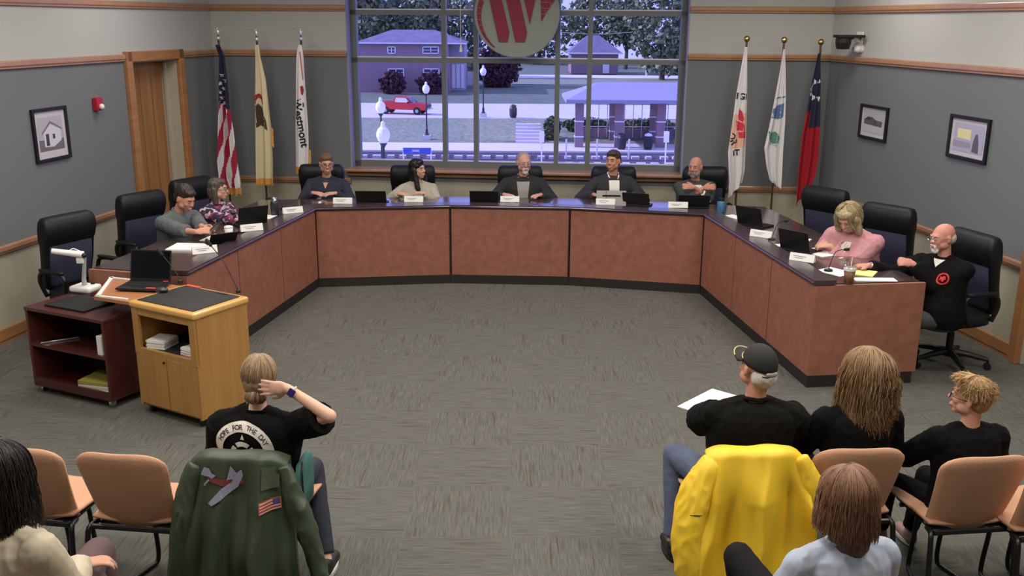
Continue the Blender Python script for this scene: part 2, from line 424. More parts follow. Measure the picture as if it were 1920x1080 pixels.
# window
bm = B(); D = .22; pu = lambda x, y=100: onback(x, y, D)[0]; pz = lambda y, x=700: onback(x, y, D)[1]
wz = [sill + .03, pz(112), pz(23)]; wz.append(wz[2] + (wz[2] - wz[1]) * 1.0); wz.append(WTOP)
vs = [pu(834, 150), pu(893, 150), pu(1045, 150), pu(1105, 150)]
bar = .058
box(bm, ((uwl + uwr) / 2, D, sill + .04), (uwr - uwl, .1, .08)); box(bm, ((uwl + uwr) / 2, D, WTOP - .04), (uwr - uwl, .1, .08))
for u in (uwl + .045, uwr - .045): box(bm, (u, D, (sill + WTOP) / 2), (.09, .1, WTOP - sill))
for u in vs: box(bm, (u, D, (sill + WTOP) / 2), (bar, .11, WTOP - sill))
for z in wz[1:4]: box(bm, ((uwl + uwr) / 2, D, z), (uwr - uwl, .1, bar))
bmesh.ops.transform(bm, matrix=mW, verts=bm.verts); win = struct('window_1', bm, M['alu'])
bm = B(); box(bm, ((uwl + uwr) / 2, D + .0, (sill + WTOP) / 2), (uwr - uwl - .02, .012, WTOP - sill - .02)); bmesh.ops.transform(bm, matrix=mW, verts=bm.verts)
obj('window_glass', bm, M['glass'], win)
bm = B(); ue = [uwl + .09] + vs + [uwr - .09]; ze = [sill + .08] + wz[1:4] + [WTOP - .08]
for z in ze[:-1]: box(bm, ((uwl + uwr) / 2, D - .03, z + (.012 if z == ze[0] else bar / 2 + .008)), (uwr - uwl - .18, .03, .014))
bmesh.ops.transform(bm, matrix=mW, verts=bm.verts); obj('glazing_bead', bm, mat('bead_reflection_paint', (214, 214, 224), .35), win)  # whitish colour stands for light reflecting along the lower pane edges
bm = B(); box(bm, ((uwl + uwr) / 2, D / 2 - .05, sill - .012), (uwr - uwl + .12, D + .16, .035), bev=.01); box(bm, ((uwl + uwr) / 2, -.03, sill - .06), (uwr - uwl + .08, .05, .06), bev=.01)
bmesh.ops.transform(bm, matrix=mW, verts=bm.verts); obj('window_sill', bm, M['oakh'], win)
bm = B()
for u in (uwl + .008, uwr - .008): box(bm, (u, D / 2, (sill + WTOP) / 2), (.016, D, WTOP - sill))
bmesh.ops.transform(bm, matrix=mW, verts=bm.verts); obj('window_jamb', bm, M['jamb'], win)

# ------------------------------------------------------------------ the dais
PH, LEDGE = .845, .885
fL, f1, f2, fR, fRE = [V2(Z(*p, 0)) for p in ((597.5, 538.5), (845.5, 531), (1065.5, 535), (1312.5, 551), (1511.5, 726.7))]
fLE = V2(Z(345, 512, LEDGE)) + Vector((-.0, .05))
rRR = V2(Z(1713, 717.5, 0)); rLL = V2(Z(165, 505, PH))
print('desk', fLE, fL, f1, f2, fR, fRE, rRR, rLL)
def lerp(a, b, t): return a + (b - a) * t
def seam_t(px, py, a, b):
    p = onwall(px, py, a, b); return (V2(p) - a).length / (b - a).length
sl = [seam_t(445, 464, fLE, fL), seam_t(525.7, 426, fLE, fL)]
sr = [seam_t(1380, 440, fR, fRE), seam_t(1448, 482, fR, fRE)]
front = [fLE, lerp(fLE, fL, sl[0]), lerp(fLE, fL, sl[1]), fL, f1, f2, fR, lerp(fR, fRE, sr[0]), lerp(fR, fRE, sr[1]), fRE]
labels = ['dais unit with orange-brown front at the open end of the left wing', 'dais unit with orange-brown front in the middle of the left wing',
    'dais unit with orange-brown front of the left wing, next to the left corner', 'wide dais unit below the man in the navy shirt and the dark-haired woman',
    'wide dais unit in the middle, below the man with the white goatee', 'wide dais unit below the man in the white shirt, next to the right corner',
    'narrow dais unit of the right wing, next to the right corner', 'dais unit in the middle of the right wing, below the closed laptop',
    'dais unit at the near end of the right wing with a broad end panel']
def offset_line(P, d):
    """offset a polyline to its left side by d"""
    out = []
    for i, p in enumerate(P):
        ns = []
        if i: e = (p - P[i - 1]).normalized(); ns.append(Vector((-e.y, e.x)))
        if i < len(P) - 1: e = (P[i + 1] - p).normalized(); ns.append(Vector((-e.y, e.x)))
        n = sum(ns, Vector((0, 0))).normalized(); out.append(p + n * d / n.dot(ns[0]))
    return out
corner = [fLE, fL, f1, f2, fR, fRE]
back = offset_line(front, .035)
for i in range(9):
    a, b, c, d = front[i], front[i + 1], back[i + 1], back[i]
    cen = (a + b) / 2; t = thing('dais_unit', labels[i], 'desk', (cen.x, cen.y, 0), 0, None)
    L = lambda p: p - cen
    e = (b - a).normalized() * .006; wide = e * 2.2
    g = wide if i in (3, 4, 5) else e
    obj('front_panel', prism(B(), [L(a + g), L(b - g), L(c - g), L(d + g)], .1, PH), M['panel'], t)
    n = Vector((-e.y, e.x)).normalized() * .012
    obj('seam_strip', prism(B(), [L(b - g + n * .3), L(b + n * .3), L(b + n * 3), L(b - g + n * 3)], .1, PH), M['seam'], t) if i < 8 else None
    kn = Vector((-e.y, e.x)).normalized()
    obj('kick_plate', prism(B(), [L(a + e * .4), L(b - e * .4), L(c - e * .4), L(d + e * .4)], 0, .1), M['kick'], t)
    if i == 8:
        q = rRR; ee = (q - b).normalized(); nn = Vector((-ee.y, ee.x)) * .035
        obj('end_panel', prism(B(), [L(b), L(q), L(q + nn), L(b + nn)], .1, PH - .001), M['panel'], t)
        obj('end_kick_plate', prism(B(), [L(b + ee * .0), L(q - ee * .03), L(q + nn - ee * .03), L(b + nn)], 0, .1), M['kick'], t)
    if i == 0:
        q = rLL; ee = (q - a).normalized(); nn = Vector((ee.y, -ee.x)) * .035
        obj('end_panel', prism(B(), [L(a), L(a + nn), L(q + nn), L(q)], .1, PH - .001), M['panel'], t)
        obj('end_kick_plate', prism(B(), [L(a), L(a + nn), L(q + nn), L(q)], 0, .1), M['kick'], t)
# worktop behind the bullnose, one continuous sheet
ob = offset_line(corner, .86)
ob[0] = rLL + (fLE - rLL).normalized() * .03; ob[-1] = rRR + (fRE - rRR).normalized() * .03
for i_ in (1, 2, 3, 4): ob[i_] = ob[i_] - Vector((0, .14))
def strip(bm, A, Bk, z0, z1):
    n = len(A); va = [[bm.verts.new((p.x, p.y, z)) for p in A] for z in (z0, z1)]; vb = [[bm.verts.new((p.x, p.y, z)) for p in Bk] for z in (z0, z1)]
    for i in range(n - 1):
        bm.faces.new((va[1][i], va[1][i + 1], vb[1][i + 1], vb[1][i])); bm.faces.new((va[0][i], vb[0][i], vb[0][i + 1], va[0][i + 1]))
        bm.faces.new((va[0][i], va[0][i + 1], va[1][i + 1], va[1][i])); bm.faces.new((vb[0][i], vb[1][i], vb[1][i + 1], vb[0][i + 1]))
    for k in (0, n - 1): bm.faces.new((va[0][k], va[1][k], vb[1][k], vb[0][k]))
    return bm
inn = offset_line(corner, .04)
inn[0] = inn[0] + (corner[1] - corner[0]).normalized() * .045; inn[-1] = inn[-1] + (corner[-2] - corner[-1]).normalized() * .045
o2 = list(ob); o2[0] = ob[0] + (corner[1] - corner[0]).normalized() * .045; o2[-1] = ob[-1] + (corner[-2] - corner[-1]).normalized() * .045
WT = PH + .006
tag(obj('worktop', strip(B(), inn, o2, PH - .03, WT), M['top']), 'dark glossy worktop running along the whole horseshoe dais', 'worktop')
la = offset_line(corner, -.03); lb = offset_line(corner, .17)
bm = strip(B(), la, lb, WT + .001, LEDGE + .004)
bmesh.ops.bevel(bm, geom=[e for e in bm.edges if abs(e.verts[0].co.z - e.verts[1].co.z) < 1e-4 and all(min((V2(v.co) - p).length for p in la) < 1e-3 for v in e.verts)], offset=.017, segments=3, affect='EDGES')
tag(obj('bullnose_ledge', bm, M['ledge']), 'raised dark glossy ledge with rounded edge along the front of the dais', 'ledge')
for i, (a, b) in enumerate(((fL, fR),)): pass
LT = LEDGE + .006
# supports that carry the writing surface
for k, (p, q, s) in enumerate(((corner[1], ob[1], 'left'), (corner[2], ob[2], 'middle left'), (corner[3], ob[3], 'middle right'), (corner[4], ob[4], 'right'))):
    e = (q - p).normalized(); n = Vector((-e.y, e.x)) * .015; a = p + e * .05; b = q - e * .06; c = (a + b) / 2
    tag(obj('support_panel', prism(B(), [a - n - c, b - n - c, b + n - c, a + n - c], 0, PH - .031), M['mahog'], loc=(c.x, c.y, 0)), 'brown support panel under the worktop at the %s corner of the dais' % s, 'support panel')
# ------------------------------------------------------------------ outside, seen through the window
OUT = dict(
    grass=mat('grass', (150, 162, 132), .95, var=1, vscale=2.5, c2=(100, 112, 84)), lawn=mat('lawn', (108, 122, 98), .95, var=1, vscale=.5, c2=(92, 106, 86)),  # lawn is grass with shade put into its darker colour
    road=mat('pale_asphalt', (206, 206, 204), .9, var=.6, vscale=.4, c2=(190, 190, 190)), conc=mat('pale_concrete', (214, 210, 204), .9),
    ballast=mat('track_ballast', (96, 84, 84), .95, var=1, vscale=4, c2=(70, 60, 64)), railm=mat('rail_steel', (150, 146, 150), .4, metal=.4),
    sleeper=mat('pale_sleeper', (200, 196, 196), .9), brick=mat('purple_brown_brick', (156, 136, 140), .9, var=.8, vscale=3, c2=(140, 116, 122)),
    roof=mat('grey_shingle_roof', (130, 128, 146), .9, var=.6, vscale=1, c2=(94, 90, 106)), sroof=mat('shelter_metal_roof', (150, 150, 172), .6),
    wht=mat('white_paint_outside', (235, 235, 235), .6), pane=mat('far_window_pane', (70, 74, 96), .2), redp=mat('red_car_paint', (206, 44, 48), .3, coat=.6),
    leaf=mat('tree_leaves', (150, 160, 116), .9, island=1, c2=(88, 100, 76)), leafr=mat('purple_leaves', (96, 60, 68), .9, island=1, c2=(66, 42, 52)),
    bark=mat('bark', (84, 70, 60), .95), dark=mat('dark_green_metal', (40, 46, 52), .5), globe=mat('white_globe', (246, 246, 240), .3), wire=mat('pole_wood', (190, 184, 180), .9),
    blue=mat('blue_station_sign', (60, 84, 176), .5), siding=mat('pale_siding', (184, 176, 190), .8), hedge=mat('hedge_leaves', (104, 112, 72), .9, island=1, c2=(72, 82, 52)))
def slab(name, D0, z0, D1, z1, m, x0=-60, x1=60, th=.3):
    bm = B(); a = [bm.verts.new(p) for p in ((x0, D0, z0), (x1, D0, z0), (x1, D1, z1), (x0, D1, z1))]
    b = [bm.verts.new(p) for p in ((x0, D0, z0 - th), (x1, D0, z0 - th), (x1, D1, z1 - th), (x0, D1, z1 - th))]
    bm.faces.new(a); bm.faces.new(b[::-1])
    for i in range(4): bm.faces.new((a[i], b[i], b[(i + 1) % 4], a[(i + 1) % 4]))
    return struct(name, bm, m)
sc = 1.0
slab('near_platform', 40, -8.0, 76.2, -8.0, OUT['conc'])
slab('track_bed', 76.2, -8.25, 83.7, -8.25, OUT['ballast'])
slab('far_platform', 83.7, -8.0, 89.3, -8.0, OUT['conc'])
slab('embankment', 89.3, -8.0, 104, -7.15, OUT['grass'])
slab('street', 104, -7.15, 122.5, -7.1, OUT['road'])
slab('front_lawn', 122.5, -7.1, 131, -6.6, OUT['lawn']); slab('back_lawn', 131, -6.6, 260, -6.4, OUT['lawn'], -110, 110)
slab('painted_sunlit_strip', 152, -6.5, 168, -6.38, OUT['grass'], 0, 80, th=.02); slab('far_path', 168, -6.45, 176, -6.3, OUT['conc'], 0, 80, th=.02)  # sunlit strip of lawn painted as a slab of lighter grass
# two railway tracks
for k, D in enumerate((78.1, 81.9)):
    t = thing('railway_track', ('railway track nearer to the window, beyond the white platform edge' , 'railway track farther from the window, beside the far platform')[k], 'railway track', (0, D, -8.25))
    for s in (-.72, .72): obj('rail', box(B(), (0, s, .16), (110, .08, .16)), OUT['railm'], t)
    bm = B()
    for i in range(-34, 35): box(bm, (i * 1.15 + random.uniform(-.1, .1), -1.0, .06), (.5 + random.uniform(0, .25), .8, .3))
    tag(obj('sleepers', bm, OUT['sleeper'], t), kind='stuff')
def leaves(name, c, r, n, size, m, parent=None):
    """foliage as many small tilted leaf clusters spread through a crown"""
    vs = []; fs = []; c = Vector(c)
    for i in range(n):
        a = random.uniform(0, 2 * pi); h = random.uniform(-1, 1); q = sqrt(1 - h * h); rad = random.uniform(.55, 1.0) * (1 + .25 * noise.noise(Vector((a * 2, h * 3, c.x))))
        p = c + Vector((cos(a) * q * r[0], sin(a) * q * r[1], h * r[2])) * rad
        u = Vector((random.gauss(0, 1), random.gauss(0, 1), random.gauss(0, 1))).normalized(); v = u.orthogonal().normalized(); s = size * random.uniform(.6, 1.4)
        k = len(vs); vs += [p + u * s, p + v * s * .7, p - u * s, p - v * s * .7, p + u.cross(v) * s * .6]; fs += [(k, k + 1, k + 2, k + 3), (k, k + 1, k + 4), (k + 2, k + 3, k + 4)]
    return obj(name, (vs, [], fs), m, parent)
def tree(px, py, D, rx, rz, label, m='leaf', n=1500, size=.5, base=-6.5):
    c = Y(px, py, D); t = thing('tree', label, 'tree', (c.x, D, base), 0, 'trees beyond the street')
    h = c.z - base
    bm = B(); tube(bm, [(0, 0, -.3), (.1, 0, h * .4), (-.1, .1, h * .8)], [rx * .06 + .15, rx * .05 + .12, .08], 8)
    for a in (.6, 2.4, 4.3): tube(bm, [(0, 0, h * .35), (cos(a) * rx * .4, sin(a) * rx * .4, h * .75)], [.14, .05], 6)
    obj('trunk', bm, OUT['bark'], t); leaves('foliage', (0, 0, h), (rx, rx * .8, rz), n, size, OUT[m], t)
tree(690, 40, 152, 5, 6.5, 'dense green tree at the upper left, behind the brick house')
tree(735, 15, 172, 6, 6, 'tree crown rising over the left part of the brick house roof')
tree(806, 16, 150, 3.2, 4, 'bright leafy tree crown above the right end of the brick house')
tree(856, 70, 170, 5, 8, 'shaded tree right behind the end wall of the brick house')
tree(935, 125, 146, 3.2, 3.4, 'dark purple-leaved small tree left of the lawn lamp', 'leafr', 1200, .4)
tree(1010, 60, 225, 9, 10, 'tree behind the round hanging sign')
tree(1120, 38, 210, 7, 6, 'tree behind the roof of the low house')
tree(1176, 42, 203, 4.5, 5, 'tree crown left of the wooden utility pole')
tree(1245, 50, 165, 6, 8, 'large bright leafy tree right of the utility pole')
tree(1290, 90, 185, 6, 8, 'tree at the right edge of the window')
tree(640, 90, 165, 5, 9, 'tree at the left edge of the window')
# brick house
def house(): 
    D = 134; t = thing('brick_house', 'two-storey brick house with hipped roof and white-framed windows behind the red pickup', 'house', (0, D, -6.6))
    xl, xr, xe = Y(672, 150, D).x, Y(842, 150, D).x, Y(868, 150, D).x; ze = Y(760, 81, D).z + 6.6
    obj('wall', box(B(), ((xl + xr) / 2, 4, ze / 2), (xr - xl, 8, ze)), OUT['brick'], t)
    bm = B(); box(bm, ((xr + xe) / 2, 9, ze / 2), (xe - xr, 8, ze)); obj('side_wing', bm, OUT['siding'], t)
    bm = B()
    for i in range(3): box(bm, (xr + (xe - xr) * (i + .5) / 3, 4.96, ze * .3), ((xe - xr) / 4, .08, ze * .5))
    obj('wing_door', bm, OUT['wht'], t)
    zr = Y(790, 56, D + 4).z + 6.6; bm = B(); x0, x1 = Y(700, 80, D).x, xe + .4
    vs = [bm.verts.new(p) for p in ((xl - .5, -.6, ze), (x1, -.6, ze), (x1, 12, ze), (xl - .5, 12, ze), (x0 + 2, 5, zr), (x1 - 4.5, 5, zr))]
    for f in ((0, 1, 5, 4), (1, 2, 5), (2, 3, 4, 5), (3, 0, 4), (3, 2, 1, 0)): bm.faces.new([vs[i] for i in f])
    obj('roof', bm, OUT['roof'], t); obj('gutter', box(B(), ((xl + x1) / 2, -.65, ze), (x1 - xl + .4, .12, .14)), OUT['wht'], t)
    for x0, x1, y0, y1 in ((727, 741, 88, 100), (793, 822, 88, 100), (728, 757, 129, 143), (794, 823, 129, 143)):
        a, b = Y(x0, y0, D - .05), Y(x1, y1, D - .05); cx, cz = (a.x + b.x) / 2, (a.z + b.z) / 2 + 6.6; ww, hh = b.x - a.x, a.z - b.z; bm = B()
        for s in (-1, 1): box(bm, (cx + s * ww / 2, -.05, cz), (.14, .1, hh + .14)); box(bm, (cx, -.05, cz + s * hh / 2), (ww, .1, .14))
        box(bm, (cx, -.05, cz), (.12, .1, hh)); box(bm, (cx, -.05, cz), (ww, .08, .07))
        f = obj('window_frame', bm, OUT['wht'], t); obj('pane', box(B(), (cx, 0, cz), (ww, .06, hh)), OUT['pane'], f)
house()
for x, w_ in ((728, 1.7), (800, 1.9)):
    c = Y(x + 8, 165, 131); h = tag(leaves('shrub', (0, 0, 1.4), (w_, 1, 1.7), 500, .3, OUT['leafr']), 'dark shrub below the %s ground-floor window of the brick house' % ('left' if x < 750 else 'right'), 'shrub'); h.location = (c.x, 131.4, -6.6)
def house2():
    D = 182; t = thing('low_house', 'low house with wide grey hipped roof beyond the lawn, left of the utility pole', 'house', (0, D, -6.4))
    xl, xr = Y(1064, 100, D).x, Y(1168, 100, D).x; ze = Y(1110, 100, D).z + 6.4; zr = Y(1110, 66, D + 5).z + 6.4
    obj('wall', box(B(), ((xl + xr) / 2, 5, ze / 2), (xr - xl - 1.5, 9, ze)), OUT['brick'], t); bm = B()
    vs = [bm.verts.new(p) for p in ((xl, -.3, ze), (xr, -.3, ze), (xr, 10, ze), (xl, 10, ze), (xl + 4, 5, zr), (xr - 4, 5, zr))]
    for f in ((0, 1, 5, 4), (1, 2, 5), (2, 3, 4, 5), (3, 0, 4), (3, 2, 1, 0)): bm.faces.new([vs[i] for i in f])
    obj('roof', bm, OUT['roof'], t); obj('gutter', box(B(), ((xl + xr) / 2, -.35, ze), (xr - xl, .15, .25)), OUT['wht'], t)
    obj('doorway', box(B(), (xr - 3, .45, 1.3), (1.2, .15, 2.4)), OUT['wht'], t)
house2()
a, b = Y(869, 148, 150), Y(889, 134, 150)
tag(obj('board_fence', box(B(), (0, 0, (b.z + 6.6) / 2), (b.x - a.x, .1, b.z + 6.6)), OUT['wht'], loc=((a.x + b.x) / 2, 150, -6.6)), 'short white board fence beside the brick house', 'fence')
# street lamps
def street_lamp(px, ptop, D, base, label, s=1.0):
    c = Y(px, ptop, D); t = thing('street_lamp', label, 'street lamp', (c.x, D, base), 0, 'street lamps outside'); h = c.z - base
    bm = B(); lathe(bm, [(.26, 0), (.24, .5), (.14, .6), (.12, 1.0), (.075, 1.1), (.06, h - .1), (.12, h), (.2, h + .12)], seg=10); obj('pole', bm, OUT['dark'], t)
    bm = B(); lathe(bm, [(.14, h + .1), (.26, h + .25), (.34, h + .45), (.34, h + .62), (.26, h + .82), (.13, h + .93), (.11, h + 1.05), (.1, h + 1.15), (.02, h + 1.22)], seg=12); obj('globe', bm, OUT['globe'], t)
    obj('footing', box(B(), (0, 0, .2), (.7, .7, .5)), OUT['conc'], t)
street_lamp(799, 178, 91, -7.95, 'white-globed street lamp on the embankment right of the red pickup')
street_lamp(906, 144, 105, -7.15, 'white-globed street lamp at the street edge, below the round sign')
street_lamp(719, 273, 48, -8.0, 'nearest street lamp with the largest white globe, low at the left')
street_lamp(714, 216, 66, -8.0, 'pale-globed street lamp seen just above the nearest lamp globe')
# pickup truck
def truck():
    c = Y(757, 214, 108); t = thing('pickup_truck', 'red pickup truck standing on the pale street outside', 'truck', (c.x, 108.5, -7.13), radians(-14))
    Lk = lambda pts, y0, y1: None
    def side(pts, y0, y1):
        bm = B(); a = [bm.verts.new((x, y0, z)) for x, z in pts]; b = [bm.verts.new((x, y1, z)) for x, z in pts]; n = len(pts)
        bm.faces.new(a); bm.faces.new(b[::-1])
        for i in range(n): bm.faces.new((a[i], b[i], b[(i + 1) % n], a[(i + 1) % n]))
        bmesh.ops.bevel(bm, geom=bm.edges[:], offset=.05, segments=2, affect='EDGES'); return bm
    obj('body', side([(-2.9, .55), (2.75, .5), (2.9, .75), (2.85, 1.15), (1.2, 1.28), (-.7, 1.3), (-2.9, 1.3)], -.98, .98), OUT['redp'], t)
    obj('cab', side([(-1.0, 1.25), (1.25, 1.22), (.6, 1.9), (-.75, 1.92)], -.86, .86), OUT['redp'], t)
    obj('windscreen', side([(1.24, 1.28), (1.28, 1.26), (.66, 1.86), (.58, 1.84)], -.78, .78), OUT['pane'], t)
    for s in (-1, 1): obj('side_window', side([(-.75, 1.33), (.95, 1.3), (.52, 1.8), (-.62, 1.82)], s * .87, s * .9), OUT['pane'] if s > 0 else OUT['wht'], t)
    for x in (-1.85, 1.85):
        for s in (-1, 1):
            w_ = obj('wheel', lathe(B(), [(.42, -.13), (.42, .13)], (x, s * .9, .42), 16, rot=RX(pi / 2)), M['black'], t)
            obj('hub_cap', lathe(B(), [(.22, -.02), (.2, .02)], (x, s * 1.04, .42), 12, rot=RX(pi / 2)), M['steel'], w_)
    obj('grille', box(B(), (2.92, 0, .92), (.06, 1.5, .26)), M['black'], t); obj('bumper', box(B(), (2.98, 0, .58), (.16, 1.95, .2), bev=.04), M['chrome'], t)
    for s in (-1, 1): obj('headlight', box(B(), (2.9, s * .82, .95), (.08, .26, .22)), OUT['wht'], t)
    for s in (-1, 1): obj('wing_mirror', box(B(), (.85, s * 1.06, 1.32), (.12, .16, .2)), M['black'], t)
truck()
# shelter
def shelter():
    D = 86.8; t = thing('platform_shelter', 'open station shelter with brick columns and hipped metal roof on the far platform', 'shelter', (0, D, -8.0))
    c0 = Y(1062, 187, D - 1.5); c1 = Y(1330, 190, D - 1.5); r0 = Y(1122, 154, D + 2.5); r1 = Y(1290, 156, D + 2.5); zo = 8.0; bm = B()
    ez, rz = c0.z + zo, r0.z + zo
    for dz in (0,):
        vs = [bm.verts.new(p) for p in ((c0.x, -1.5, ez), (c1.x, -1.5, ez), (c1.x, 6.5, ez), (c0.x, 6.5, ez), (r0.x, 2.5, rz), (r1.x, 2.5, rz), (c0.x, -1.5, ez - .3), (c1.x, -1.5, ez - .3), (c1.x, 6.5, ez - .3), (c0.x, 6.5, ez - .3))]
        for f in ((0, 1, 5, 4), (1, 2, 5), (2, 3, 4, 5), (3, 0, 4), (6, 7, 1, 0), (7, 8, 2, 1), (8, 9, 3, 2), (9, 6, 0, 3), (9, 8, 7, 6)): bm.faces.new([vs[i] for i in f])
    obj('roof', bm, OUT['sroof'], t)
    for px, yy in ((1086, 0), (1161, 0), (1239, 0), (1310, 0), (1150, 4.6), (1226, 4.6)):
        x = Y(px, 230, D + yy).x; q = obj('brick_column', box(B(), (x, yy, (ez - .3) / 2), (.75, .75, ez - .3)), OUT['brick'], t)
        bm = B()
        for z in (.95, 2.3): box(bm, (x, yy, z), (.82, .82, .12))
        obj('stone_band', bm, OUT['wht'], q)
    xa, xb = Y(1090, 230, D + 5).x, Y(1300, 230, D + 5).x; bm = B()
    for z in (1.3, 2.0, ez - .9): box(bm, ((xa + xb) / 2, 5, z), (xb - xa, .07, .08))
    for i in range(14): box(bm, (xa + (xb - xa) * i / 13, 5, ez / 2), (.06, .07, ez - .6))
    obj('railing', bm, OUT['wht'], t)
    obj('rear_wall', box(B(), ((xa + xb) / 2, 5.2, .55), (xb - xa, .2, 1.1)), OUT['brick'], t)
shelter()
for px, D, z, l in ((962, 104.6, -7.15, 'dark litter bin beside the top of the outdoor steps'), (1166, 85.2, -8.0, 'dark litter bin beside the middle shelter column'), (1216, 85.2, -8.0, 'litter bin with silver lid in front of the shelter')):
    x = Y(px, 250, D).x; t = thing('litter_bin', l, 'litter bin', (x, D, z), 0, 'litter bins outside')
    obj('bin_body', lathe(B(), [(.3, 0), (.4, .3), (.42, 1.0), (.3, 1.2)], seg=12), OUT['dark'], t); obj('bin_lid', lathe(B(), [(.36, 1.2), (.3, 1.35), (.05, 1.45)], seg=12), OUT['wht'] if px == 1216 else OUT['dark'], t)
# steps
a, b = Y(967, 262, 89.7), Y(1016, 262, 89.7); bm = B()
for i in range(6): box(bm, (0, i * .7 + .35, .1 + i * .12), (b.x - a.x, .7, .2 + i * .24 - .0))
tag(obj('outdoor_steps', bm, OUT['conc'], loc=((a.x + b.x) / 2, 89.3, -8.0)), 'pale concrete steps climbing the embankment beside the hedge', 'steps')
def bush(x0, x1, y0, y1, D, base, label):
    a, b = Y(x0, y1, D), Y(x1, y0, D); o = leaves('hedge', (0, 0, (b.z - base) / 2), ((b.x - a.x) / 2, 1.1, (b.z - base) / 2), 900, .22, OUT['hedge']); o.location = ((a.x + b.x) / 2, D, base)
    return tag(o, label, 'hedge', 'hedges by the shelter')
bush(1020, 1050, 219, 268, 91.4, -7.9, 'tall rounded hedge right beside the outdoor steps')
bush(1050, 1146, 222, 240, 96, -7.6, 'low hedge behind the left part of the shelter'); bush(1156, 1270, 224, 244, 96, -7.6, 'low hedge behind the right part of the shelter')
# signs and fence posts on the near platform
def plat_sign(px, y0, y1, w_, label, D=75.9):
    a, b = Y(px, y0, D), Y(px, y1, D); t = thing('platform_sign', label, 'sign', (a.x, D, -8), 0, 'white platform signs')
    obj('sign_post', box(B(), (0, 0, (a.z + 8) / 2), (.1, .08, a.z + 8)), OUT['wht'], t); obj('sign_board', box(B(), (0, -.06, (a.z + b.z) / 2 + 8), (w_, .04, a.z - b.z), bev=.01), OUT['wht'], t)
plat_sign(1016, 246, 267, .38, 'narrow white upright sign by the track in the middle of the window'); plat_sign(1250, 246, 267, .42, 'narrow white upright sign by the track at the right of the window')
for i, px in enumerate((1062, 1120, 1180)):
    a = Y(px, 261, 80.0); tag(obj('fence_post', box(B(), (0, 0, (a.z + 8.25) / 2), (.13, .13, a.z + 8.25)), OUT['wht'], loc=(a.x, 80.0, -8.25)), 'white post between the tracks, %s of the three' % ('leftmost', 'middle', 'rightmost')[i], 'post', 'white posts between the tracks')
a, b = Y(756, 277, 75.8), Y(808, 288, 75.8); t = thing('station_sign', 'blue station name board on two posts beside the tracks', 'sign', ((a.x + b.x) / 2, 75.8, -8)); w_ = b.x - a.x
obj('sign_board', box(B(), (0, 0, (a.z + b.z) / 2 + 8), (w_, .08, a.z - b.z)), OUT['blue'], t)
obj('lettering_strip', box(B(), (-.1, -.05, (a.z + b.z) / 2 + 8), (w_ * .26, .02, .16)), OUT['siding'], t)
for s in (-1, 1): obj('sign_post', box(B(), (s * w_ / 2, .02, (a.z + 8) / 2), (.09, .06, a.z + 8)), OUT['wht'], t)
# utility pole and wire
a = Y(1217, 28, 176); t = thing('utility_pole', 'tall pale utility pole with a crossarm beyond the lawn', 'utility pole', (a.x, 176, -6.4))
obj('pole', tube(B(), [(0, 0, -.2), (0, 0, a.z + 6.4)], .22, 8), OUT['wire'], t); obj('crossarm', box(B(), (0, 0, a.z + 5.2), (2.4, .14, .16)), OUT['wire'], t)
b = Y(1040, 60, 176); a2 = Y(1216, 57, 176)
obj('overhead_wire', tube(B(), arc([(b.x - a.x, -.1, b.z + 6.4), ((b.x + a2.x) / 2 - a.x, -.1, (b.z + a2.z) / 2 + 5.9), (a2.x - a.x, -.1, a2.z + 6.4)], 4), .05, 5), OUT['wire'], t)
# ------------------------------------------------------------------ things on the walls
def picture(pts_fn, corners, m, label, paint):
    """corners: px of the outer frame (tl, br)"""
    (u0, z0), (u1, z1) = pts_fn(*corners[0]), pts_fn(*corners[1]); w_, h = abs(u1 - u0), abs(z0 - z1); uc, zc = (u0 + u1) / 2, (z0 + z1) / 2
    p = m @ Vector((uc, 0, zc)); d = Vector((m[0][0], m[1][0])); t = thing('framed_picture', label, 'picture', p, math.atan2(d.y, d.x))
    bm = B(); fr = .03
    for s in (-1, 1): box(bm, (s * (w_ / 2 - fr / 2), -.015, 0), (fr, .03, h), bev=.004); box(bm, (0, -.015, s * (h / 2 - fr / 2)), (w_ - fr, .03, fr), bev=.004)
    obj('frame', bm, M['black'], t); obj('mat_board', box(B(), (0, -.006, 0), (w_ - fr, .008, h - fr)), mat('mat_board', (196, 190, 196), .8), t)
    paint(t, w_ - 2 * fr, h - 2 * fr)
def quad(bm, pts, mi=0): bm.faces.new([bm.verts.new((x, -.0125 - .0004 * mi, z)) for x, z in pts]).material_index = mi
def art(parent, ms, polys):
    bm = B()
    for mi, pts in polys: quad(bm, pts, mi)
    obj('print', bm, ms, parent)
A = lambda n, c: mat('print_' + n, c, .7)
def p1(t, w_, h):
    a, b = w_ * .4, h * .34
    art(t, [A('sky', (176, 172, 184)), A('ground', (108, 104, 108)), A('house', (204, 202, 216)), A('roof', (128, 118, 112)), A('dark', (70, 62, 76))],
        [(0, [(-a, -b * .7), (a, -b * .7), (a, b * 1.1), (-a, b * 1.1)]), (1, [(-a, -b), (a, -b), (a, -b * .35), (-a, -b * .3)]),
         (2, [(-a * .6, -b * .75), (a * .15, -b * .8), (a * .8, -b * .45), (a * .8, b * .25), (0, b * .7), (-a * .6, b * .1)]),
         (3, [(-a * .75, b * .02), (0, b * .66), (a * .9, b * .2), (a * .9, b * .32), (0, b * .85), (-a * .75, b * .16)]),
         (4, [(-a * .45, -b * .7), (-a * .2, -b * .7), (-a * .2, b * .05), (-a * .45, b * .05)]), (4, [(a * .1, -b * .3), (a * .3, -b * .28), (a * .3, 0), (a * .1, 0)])])
